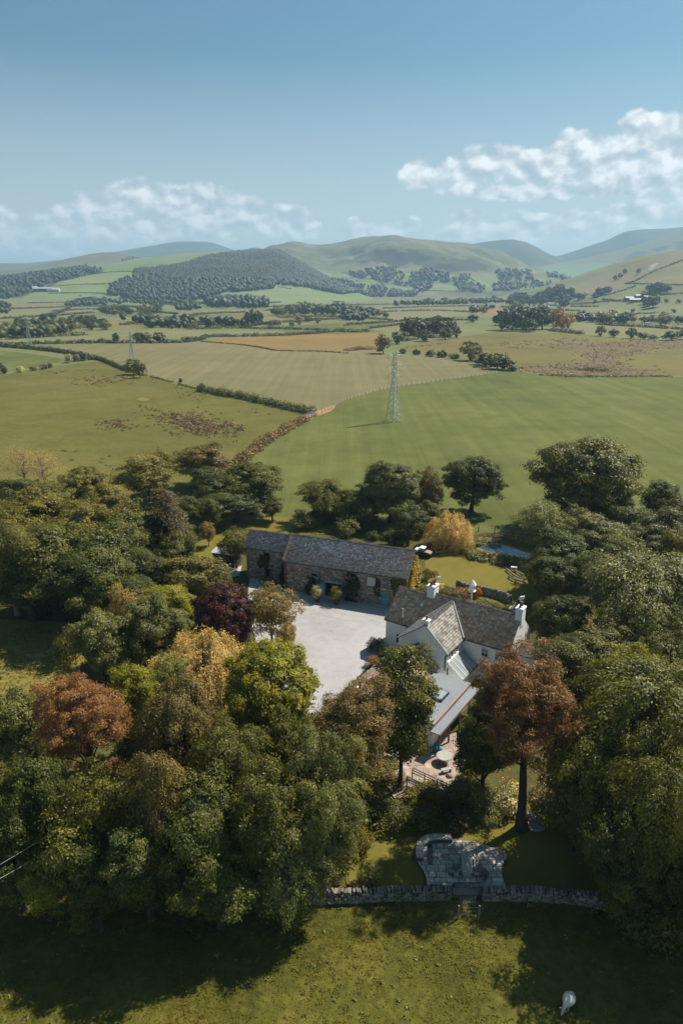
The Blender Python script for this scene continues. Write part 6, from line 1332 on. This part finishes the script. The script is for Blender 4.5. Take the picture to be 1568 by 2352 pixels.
def drystone(label, px_pts, hgt, wid, seed, step=.27, name='drystone_wall', maxc=150):
    R = np.random.default_rng(seed); pts = resample(smooth_line([P(*q)[:2] for q in px_pts], 6), step); o = pts[0]; t = thing(name, label, 'wall', (o[0], o[1], 0)); core = MB(); st = MB()
    for i in range(len(pts)-1):
        p, q = pts[i]-o, pts[i+1]-o; u = (q-p)/np.linalg.norm(q-p); n_ = np.array([-u[1], u[0]]); L = np.linalg.norm(q-p)
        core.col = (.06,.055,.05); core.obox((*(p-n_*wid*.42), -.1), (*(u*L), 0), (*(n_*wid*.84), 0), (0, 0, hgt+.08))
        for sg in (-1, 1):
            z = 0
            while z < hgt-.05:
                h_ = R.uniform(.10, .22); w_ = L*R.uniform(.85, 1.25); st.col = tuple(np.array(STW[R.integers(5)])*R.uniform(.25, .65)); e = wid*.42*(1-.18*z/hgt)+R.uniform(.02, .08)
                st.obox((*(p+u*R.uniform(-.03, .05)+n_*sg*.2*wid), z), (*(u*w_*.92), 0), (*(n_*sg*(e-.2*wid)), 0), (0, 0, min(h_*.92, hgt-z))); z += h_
    core.build('core', M['stone'], t); w2 = st.build('wall_stones', M['stone'], t); w2['kind'] = 'stuff'
    for i in range(min(len(pts)-1, maxc)):
        p = (pts[i]+pts[i+1])/2-o; u = pts[i+1]-pts[i]; link('coping_stone', coping_mesh(int(R.integers(12))), t, None, (p[0], p[1], hgt-.02), (R.normal()*.12, R.normal()*.22, atan2(u[1], u[0])+R.normal()*.15))
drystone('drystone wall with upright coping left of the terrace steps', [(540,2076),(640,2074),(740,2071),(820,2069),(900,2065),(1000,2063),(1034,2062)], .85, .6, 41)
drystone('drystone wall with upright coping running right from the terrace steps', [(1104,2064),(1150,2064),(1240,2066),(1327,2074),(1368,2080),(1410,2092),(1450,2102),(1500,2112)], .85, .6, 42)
drystone('short curved stone wall topped with upright stones in front of the terrace table', [zt(650,760),(1047,2012),zt(800,715),zt(930,715),zt(1040,740),zt(1110,810)], .75, .5, 43, .2)
drystone('low garden wall with upright coping between flower bed and lawn', [(1047,1351),(1080,1360),(1110,1366),(1150,1376),(1173,1388)], 1.1, .55, 44, .25)
# ------------------------------------------------------------------ field gate posts and wires by the steps
def wire_fence():
    a, b = P(1051, 2112), P(1098, 2112); t = thing('wire_fence', 'short wire fence with two wooden posts below the terrace steps', 'fence', a)
    d = np.array(b)-np.array(a)
    for p in (V3(0,0,0), d): MB().tube([p+V3(0,0,-.2), p+V3(0,0,1.35)], [.07,.06], 7).build('post', M['weatherwood'], t)
    m_ = MB()
    for z in (.5, .85, 1.2): m_.tube([V3(-1.2,.9,z*.8), V3(0,0,z), d*.5+V3(0,0,z-.05), d+V3(0,0,z), d+V3(.9,.8,z*.9)], .007, 4)
    m_.build('wires', M['darksteel'], t)
wire_fence()
# ------------------------------------------------------------------ sheep
def sheep():
    x, y, _ = P(1303, 2311); t = thing('sheep', 'white sheep grazing in the shaded corner of the near field', 'sheep', (x, y, 0), radians(48))
    # body along +x, head at -x lowered to the grass
    me = bpy.data.meshes.new('fleece'); v, f = ico(3); R = np.random.default_rng(3)
    u = v*np.array([.54, .40, .36]); u[:, 1] *= 1-.18*np.clip(-v[:, 0], 0, 1); u[:, 2] += np.where(v[:, 0] < -.3, -.05*(-v[:, 0]), 0); u *= 1+.025*R.normal(size=(len(v), 1)); u[:, 2] += .66
    link('fleece', npmesh('fleece', u, f, M['wool'], smooth=True), t)
    MB().tube([(-.38,0,.70),(-.58,.02,.58),(-.72,.03,.40)], [.17,.14,.10], 10).build('neck', M['wool'], t)
    hd = MB().tube([(-.68,.03,.46),(-.76,.03,.34),(-.85,.03,.20),(-.90,.03,.10)], [.085,.105,.08,.05], 10).build('head', M['sheepface'], t)
    for s in (-1, 1):
        MB().tube([(-.72,.03+s*.07,.42),(-.74,.03+s*.17,.43),(-.75,.03+s*.25,.40)], [.02,.045,.01], 6).build('ear', M['sheepface'], hd); MB().blob((-.80,.03+s*.082,.32), (.015,.012,.015), 1, 0).build('eye', M['darkpaint'], hd)
    for sx in (-.34, .34):
        for sy in (-.15, .15): MB().tube([(sx,sy,.52),(sx+.03*(1 if sx > 0 else -1),sy,.30),(sx,sy,.0)], [.09,.05,.04], 7).build('leg', M['sheepface'], t)
    MB().tube([(.52,0,.74),(.62,0,.62),(.60,0,.48)], [.05,.06,.03], 7).build('tail', M['wool'], t)
sheep()
# ------------------------------------------------------------------ electricity pylons
def pylon(bx, by, ty, label, rz, rad=.06):
    x, y, _ = P(bx, by); h = hz(bx, ty, y)[1]; t = thing('pylon', label, 'pylon', (x, y, 0), rz, 'pylons crossing the fields')
    s = h/24.; lev = np.r_[np.linspace(0, 14, 8), np.linspace(15.5, 23.2, 6)]; wd = lambda z: 2.0-1.45*min(z/14, 1)**.9-.14*max(z-14, 0)/10
    cr = [(-1,-1),(1,-1),(1,1),(-1,1)]
    for c in cr: MB().tube([(c[0]*wd(z)*s, c[1]*wd(z)*s, z*s) for z in lev], rad*1.4, 4).build('leg', M['galvanised'], t)
    b = MB()
    for k in range(4):
        p, q = cr[k], cr[(k+1) % 4]
        for i in range(len(lev)-1):
            z0, z1 = lev[i], lev[i+1]; a = (p, q) if (i+k) % 2 == 0 else (q, p)
            b.tube([(a[0][0]*wd(z0)*s, a[0][1]*wd(z0)*s, z0*s), (a[1][0]*wd(z1)*s, a[1][1]*wd(z1)*s, z1*s)], rad*.85, 4)
            if z0 < 13: b.tube([(a[1][0]*wd(z0)*s, a[1][1]*wd(z0)*s, z0*s), (a[0][0]*wd(z1)*s, a[0][1]*wd(z1)*s, z1*s)], rad*.7, 4)
    b.build('lattice', M['galvanised'], t)
    for z, L in ((22.3, 3.0), (19.0, 3.6), (15.6, 3.0)):
        m_ = MB()
        for sg in (-1, 1):
            e = (sg*L*s, 0, z*s)
            for yy in (-1, 1): m_.tube([(sg*wd(z)*s, yy*wd(z)*s, z*s), e], rad*.9, 4); m_.tube([(sg*wd(z)*s, yy*wd(z)*s, (z+1.5)*s), e], rad*.7, 4)
            m_.tube([e, (e[0], 0, e[2]-1.1*s)], rad*.9, 5)
        m_.build('cross_arm', M['galvanised'], t)
    m_ = MB().tube([(0,0,23.2*s),(0,0,h)], rad, 4); m_.build('peak', M['galvanised'], t)
    MB().box(wd(3)*s*.2, -wd(3)*s-.06, 3.2*s, wd(3)*s*.2+.6, -wd(3)*s-.02, 3.8*s).build('sign_plate', M['whitepaint'], t)
pylon(903, 968, 803, 'tall lattice pylon standing in the green field', radians(38), .085)
pylon(305, 831, 760, 'lattice pylon behind the windswept bush-tree', radians(30), .09)
pylon(69, 796, 727, 'faint lattice pylon near the left frame edge', radians(30), .10)
def cables():
    for k, (p, q, lab) in enumerate((((-60,2020,6.5),(300,1785,9.0),'upper of two thin cables sagging across the lower left trees'),((-60,2050,6.5),(260,1850,7.0),'lower of two thin cables sagging across the lower left trees'))):
        a, b = np.array(P(*p)), np.array(P(*q)); m_ = MB().tube([a+(b-a)*t-V3(0,0,1.0*4*t*(1-t)*.35) for t in np.linspace(0, 1, 12)], .015, 4); setp(m_.build('power_cable', M['cable']), lab, 'cable')
cables()
# ------------------------------------------------------------------ post and wire fences
def post_fence(label, px_pts, step, hgt, mat='weatherwood', name='post_fence', r=.06):
    pts = resample(smooth_line([P(*q)[:2] for q in px_pts], 6), step); o = pts[0]; t = thing(name, label, 'fence', (o[0], o[1], 0)); me = MB().tube([(0,0,-.2),(0,0,hgt)], r, 5).mesh('post', M[mat])
    for p in pts: link('post', me, t, None, (p[0]-o[0], p[1]-o[1], 0), (random.gauss(0, .03), random.gauss(0, .03), random.random()), (1, 1, random.uniform(.9, 1.1)))
    m_ = MB()
    for z in (.45, .8, 1.1): m_.tube([(*(p-o), z*hgt/1.25) for p in pts], .012, 3, cap=False)
    m_.build('wires', M['galvanised'], t)
post_fence('long post-and-wire fence between tan field and green field behind the pylon', [(740,950),(770,934),(800,918.5),(850,904),(890,893),(935,886),(980,880),(1040,871),(1080,866),(1150,856)], 3.4, 1.4, 'brownwood', r=.07)
post_fence('short post fence beside the gorse hedge gateway', [(697,968),(708,964),(718,960),(727,955)], 2.2, 1.3, 'brownwood', r=.09)
post_fence('post fence at the green field edge beside the pond', [(1098,1222),(1118,1226),(1138,1226),(1153,1229),(1180,1236)], 3.2, 1.3, 'brownwood', r=.09)
def gate(px, py, ang, label, L=3.2):
    x, y, _ = P(px, py); t = thing('field_gate', label, 'gate', (x, y, 0), ang)
    for z in (.25, .5, .75, 1.0, 1.25): MB().tube([(0,0,z),(L,0,z)], .04, 5).build('rail', M['galvanised'], t)
    for xx in (0, L/2, L): MB().tube([(xx,0,.2),(xx,0,1.3)], .04, 5).build('upright', M['galvanised'], t)
    MB().tube([(0,0,.25),(L,0,1.25)], .035, 5).build('brace', M['galvanised'], t)
gate(704, 954.5, radians(12), 'metal field gate at the end of the tall dark hedge'); gate(140, 836, radians(20), 'metal field gate among the bushes of the small field', 4.5)
# ------------------------------------------------------------------ garden things
def dovecote():
    x, y, _ = P(1081, 1395); t = thing('dovecote', 'white hexagonal dovecote on a post in the flower bed behind the house', 'dovecote', (x, y, 0))
    MB().box(-.09,-.09,0,.09,.09,2.6).build('post', M['whitepaint'], t); MB().lathe([(.55,2.6),(.6,2.64),(.6,2.74),(.4,2.76)], 6, smooth=False).build('landing_platform', M['whitepaint'], t)
    b = MB().lathe([(.42,2.75),(.42,3.65)], 6, smooth=False).build('house', M['whitepaint'], t); MB().lathe([(.62,3.62),(.6,3.66),(.12,4.35),(.02,4.42)], 6, smooth=False).build('roof', M['whitepaint'], t)
    for k in range(6): a = k*pi/3+pi/6; MB().obox((.37*cos(a)-.07*-sin(a)*-1, .37*sin(a)-.07*cos(a), 3.15), (-.14*sin(a)*-1*-1, .14*cos(a), 0), (.012*cos(a), .012*sin(a), 0), (0,0,.2)).build('nest_hole', M['darkpaint'], b)
dovecote()
for q in (('shrub0', 1032, 1343, 44, 1.5, 'reedleaf', 'green bush at the left end of the flower bed behind the house'), ('shrub1', 1050, 1353, 40, 1.3, 'oak', 'dark green bush left of the white dovecote'), ('shrub2', 1060, 1345, 44, 1.5, 'redleaf', 'red-leaved bush on the garden wall left of the white dovecote'),
          ('shrub3', 1098, 1348, 30, 1.5, 'redleaf', 'orange-leaved bush right beside the white dovecote'), ('shrub0', 1112, 1372, 48, 1.2, 'reedleaf', 'green bush in the middle of the flower bed under the garden wall'), ('shrub1', 1116, 1388, 54, 1.1, 'greyleaf', 'silver-grey lavender mound in the flower bed'),
          ('shrub2', 1140, 1380, 40, 1.2, 'sage', 'grey-green bush at the right part of the flower bed'), ('shrub3', 1152, 1392, 44, 1.1, 'lime', 'yellow-green bush at the right end of the flower bed'), ('shrub0', 1165, 1398, 26, .9, 'oak', 'small dark bush at the corner of the garden path'), ('shrub1', 1090, 1384, 28, .9, 'redleaf', 'orange-flowered low plant below the white dovecote'),
          ('shrub2', 1000, 1333, 46, 1.7, 'whiteleaf', 'pale flowering bush behind the left chimney of the house'), ('shrub3', 984, 1306, 40, 1.9, 'olive', 'yellowish grass-like bush at the lawn corner by the barn'), ('shrub1', 983, 1345, 50, 1.5, 'blackshrub', 'dark bush between the ivy gable and the house roof'),
          ('shrub0', 1205, 1370, 60, 1.9, 'deep', 'dark bush beside the garden path, right of the right-hand chimney'), ('shrub2', 1215, 1392, 40, 1.5, 'olive', 'yellowish upright bush behind the house extension'), ('shrub1', 866, 1462, 46, 2.0, 'deep', 'dark rounded bush at the white wall corner by the yard'), ('shrub3', 852, 1505, 44, 1.4, 'redleaf', 'reddish spiky bush at the edge of the yard'),
          ('shrub3', 613, 1322, 34, 1.6, 'sage', 'grey bush at the foot of the barn wing'), ('shrub0', 1090, 1272, 30, .6, 'deep', 'low clump on the lawn edge before the pond')):
    T(*q[:6], 'bush', q[6], 'bush')
def log_bench(px_pts, label):
    pts = resample(smooth_line([P(*q)[:2] for q in px_pts], 6), .25); o = pts[0]; t = thing('curved_log_bench', label, 'bench', (o[0], o[1], 0))
    MB().tube([(*(p-o), .42) for p in pts], .13, 8).build('seat', M['weatherwood'], t)
    for k in (1, len(pts)//2, len(pts)-2): MB().tube([(*(pts[k]-o), 0), (*(pts[k]-o), .36)], .10, 7).build('leg', M['weatherwood'], t)
log_bench([(1161,1311),(1175,1323),(1190,1332),(1207,1336)], 'middle one of three curved log benches on the shaded lawn'); log_bench([(1181,1315),(1193,1322),(1205,1328),(1216,1330)], 'farthest of three curved log benches, nearest the pond'); log_bench([(1166,1328),(1180,1336),(1195,1341),(1208,1345)], 'nearest of three curved log benches, on the garden wall side')
def small_table():
    x, y, _ = P(1179, 1312); t = thing('garden_table', 'small pale table standing at the head of the curved log benches', 'table', (x, y, 0), -.3); MB().box(-.5,-.3,.72,.5,.3,.77).build('tabletop', M['paleboard'], t)
    for sx in (-.42, .42):
        for sy in (-.24, .24): MB().box(sx-.04, sy-.04, 0, sx+.04, sy+.04, .72).build('leg', M['paleboard'], t)
small_table()
def vehicle():
    x, y, _ = P(971, 1278); t = thing('utility_vehicle', 'small utility vehicle with tan bonnet and white top parked behind the barn end', 'vehicle', (x, y, 0), radians(-28))
    MB().extr([(-1.4,-.65,.35),(1.5,-.65,.35),(1.55,-.65,.8),(.5,-.65,.98),(-1.4,-.65,.98)], (0,1.3,0)).build('body', M['darkpaint'], t); MB().extr([(.4,-.6,.99),(1.5,-.6,.83),(1.45,-.6,1.0),(.5,-.6,1.15)], (0,1.2,0)).build('bonnet', M['tanpaint'], t)
    MB().extr([(-.7,-.6,1.62),(.35,-.6,1.62),(.25,-.6,1.74),(-.6,-.6,1.74)], (0,1.2,0)).build('canopy', M['whitepaint'], t); MB().box(-1.4,-.6,.99,-.75,.6,1.3).build('cargo_box', M['whitepaint'], t)
    for sx in (-.65, .3):
        for sy in (-.56, .56): MB().tube([(sx,sy,.98),(sx,sy,1.63)], .03, 5).build('canopy_post', M['darkpaint'], t)
    for sx in (-.95, 1.0):
        for sy in (-.66, .66): MB().tube([(sx,sy-.1,.33),(sx,sy+.1,.33)], .33, 12).build('wheel', M['rubber'], t)
vehicle()
def shed():
    x, y, _ = P(522, 1296); t = thing('timber_shed', 'dark timber shed with pale roof left of the barn wing', 'shed', (x, y, 0), rb)
    MB().box(-2,-1.2,0,2,1.2,2.3).build('wall', M['deckwood'], t); MB().extr([(-2.2,-1.5,2.32),(-2.2,1.5,2.7),(-2.2,1.5,2.8),(-2.2,-1.5,2.42)], (4.4,0,0)).build('roof', M['lead'], t)
    for z in (1.5, 1.85): MB().box(-1.9,-1.24,z,1.0,-1.205,z+.08).build('rail', M['whitepaint'], t)
shed()
S('shed_terrace', [(505,1312),(540,1306),(556,1300),(550,1322),(520,1332)], 'pathstone')
S('garden_rocks_path', [(1210,1868),(1235,1872),(1250,1905),(1225,1912),(1205,1890)], 'pathstone', 3)
def boulders():
    me = [MB().blob((0,0,.12), (.30,.24,.22), 2, .13, k) for k in range(3)]
    for m_ in me: m_.c = [(.27,.235,.205)]*len(m_.c)
    me = [m_.mesh('boulder', M['stone']) for m_ in me]
    for k, (px, py) in enumerate(((1128,1858),(1140,1862),(1152,1860),(1160,1866),(1212,1878),(1220,1890),(1228,1900),(1236,1885),(1240,1902),(1206,1895),(1180,1868),(1170,1862),(940,1792),(952,1800),(1010,1795),(1032,1785),(1018,1803),(1042,1797),(1000,1800))):
        x, y, _ = P(px, py); s = random.uniform(.7, 1.5); o = link('boulder', me[k % 3], None, None, (x, y, 0), (0, 0, random.random()*6), (s, s, s)); 
        setp(o, 'pale rock at the foot of the tall pine trunk' if px > 1100 else 'pale rock in the planting between patio and ramp', 'rock', 'rocks at the pine' if px > 1100 else 'rocks below the patio')
boulders()
def blossoms():
    R = np.random.default_rng(77); t = None
    c = [P(1245, 1830), P(1160, 1815), P(1255, 1848), P(1235, 1805)]
    for k, (p, z) in enumerate(zip(c, (1.5, 1.6, 1.1, 1.9))):
        q = np.array(p)+V3(0,-.6,z)+R.normal(size=(18, 3))*np.array([.7,.3,.4]); V, F = leaves(q, np.array([0,-.5,1.])+0*q, .13, R, .9, .5)
        setp(link('rose_blossoms', npmesh('rose_blossoms', V, F, M['pinkbloom'], tint=R.uniform(0, 1, 18))), 'red and pink rose blossoms on the bushes beside the tall pine trunk', 'roses', None, 'stuff')
blossoms()
# ------------------------------------------------------------------ distant buildings
def far_house(name, label, cat, px, py, ang, L, D, he, hr, wallm, roofm, zf=None, chim=0, group=None):
    if zf: x, y, z = hit(px, py, *zf)
    else: x, y, z = P(px, py)
    t = thing(name, label, cat, (x, y, z-.5), ang, group)
    MB().extr([(-L/2,-D/2,0),(-L/2,D/2,0),(-L/2,D/2,he),(-L/2,0,hr-.1),(-L/2,-D/2,he)], (L,0,0)).build('wall', M[wallm], t)
    r = MB()
    for sg in (-1, 1): r.obox((-L/2-.3, 0, hr), (L+.6,0,0), (0,sg*(D/2+.4),-(hr-he)*1.1), (0,0,.18))
    rf = r.build('roof', M[roofm], t)
    for k in range(chim): xx = -L/2+.8 if k == 0 else L/2-.8; MB().box(xx-.5,-.4,hr-.6,xx+.5,.4,hr+1.3).build('chimney', M[wallm], rf)
    for k in range(int(L//3)):
        if cat == 'house': xx = -L/2+1.6+k*3; MB().box(xx-.5,-D/2-.04,1.6,xx+.5,-D/2+.02,2.8).build('window', M['glass'], t)
far_house('white_house', 'white house with steep roof among the hamlet trees, left of the others', 'house', 1206, 686, .9, 10, 8, 5, 10, 'whitewash', 'lead', None, 2)
far_house('white_house', 'white gabled cottage at the near left end of the hamlet', 'house', 1226, 704, 1.2, 9, 7, 5, 9, 'whitewash', 'flatroof', None, 1)
far_house('farmhouse', 'long pale-roofed farmhouse at the right end of the hamlet', 'house', 1265, 704, .1, 17, 8, 5, 9, 'boardpaint', 'flatroof', None, 2)
far_house('farm_barn', 'grey roofed low shed in front of the long hamlet farmhouse', 'barn', 1253, 707, .1, 10, 6, 3, 4.5, 'boardpaint', 'metalroof')
far_house('white_house', 'small white house on the slope right of the hamlet', 'house', 1346, 678, .3, 9, 7, 5, 8, 'whitewash', 'flatroof', HG, 1)
for i, (px, py, L, lab) in enumerate(((1460,693,26,'pale metal-roofed barn at the front of the hill farm'),(1445,689,18,'small metal-roofed barn at the left of the hill farm'),(1472,684,24,'metal-roofed barn at the back of the hill farm'),(1488,687,18,'metal-roofed barn at the right of the hill farm'))):
    far_house('farm_barn', lab, 'barn', px, py, -.05, L, 11, 4, 6.5, 'brownwood', 'metalroof', HG)
far_house('farm_barn', 'long pale-roofed farm shed below the green hill meadow on the far left', 'barn', 102, 668.5, 0, 50, 20, 6, 10, 'deckwood', 'metalroof', (hillB, 1760, 2990)); far_house('white_house', 'pale farmhouse at the left end of the far left farm', 'house', 82, 668.5, .6, 14, 10, 7, 12, 'whitewash', 'lead', (hillB, 1760, 2990)); far_house('farm_barn', 'second pale-roofed shed on the right of the far left farm', 'barn', 124, 668.8, .1, 32, 16, 5, 9, 'boardpaint', 'lead', (hillB, 1760, 2990))
far_house('white_house', 'tiny white house among the valley trees on the left', 'house', 119, 752, .4, 8, 6, 3.5, 6, 'whitewash', 'metalroof')
far_house('grey_barn', 'grey-roofed barn at the left frame edge in the valley', 'barn', 52, 690, .05, 34, 14, 5, 9, 'deckwood', 'flatroof')
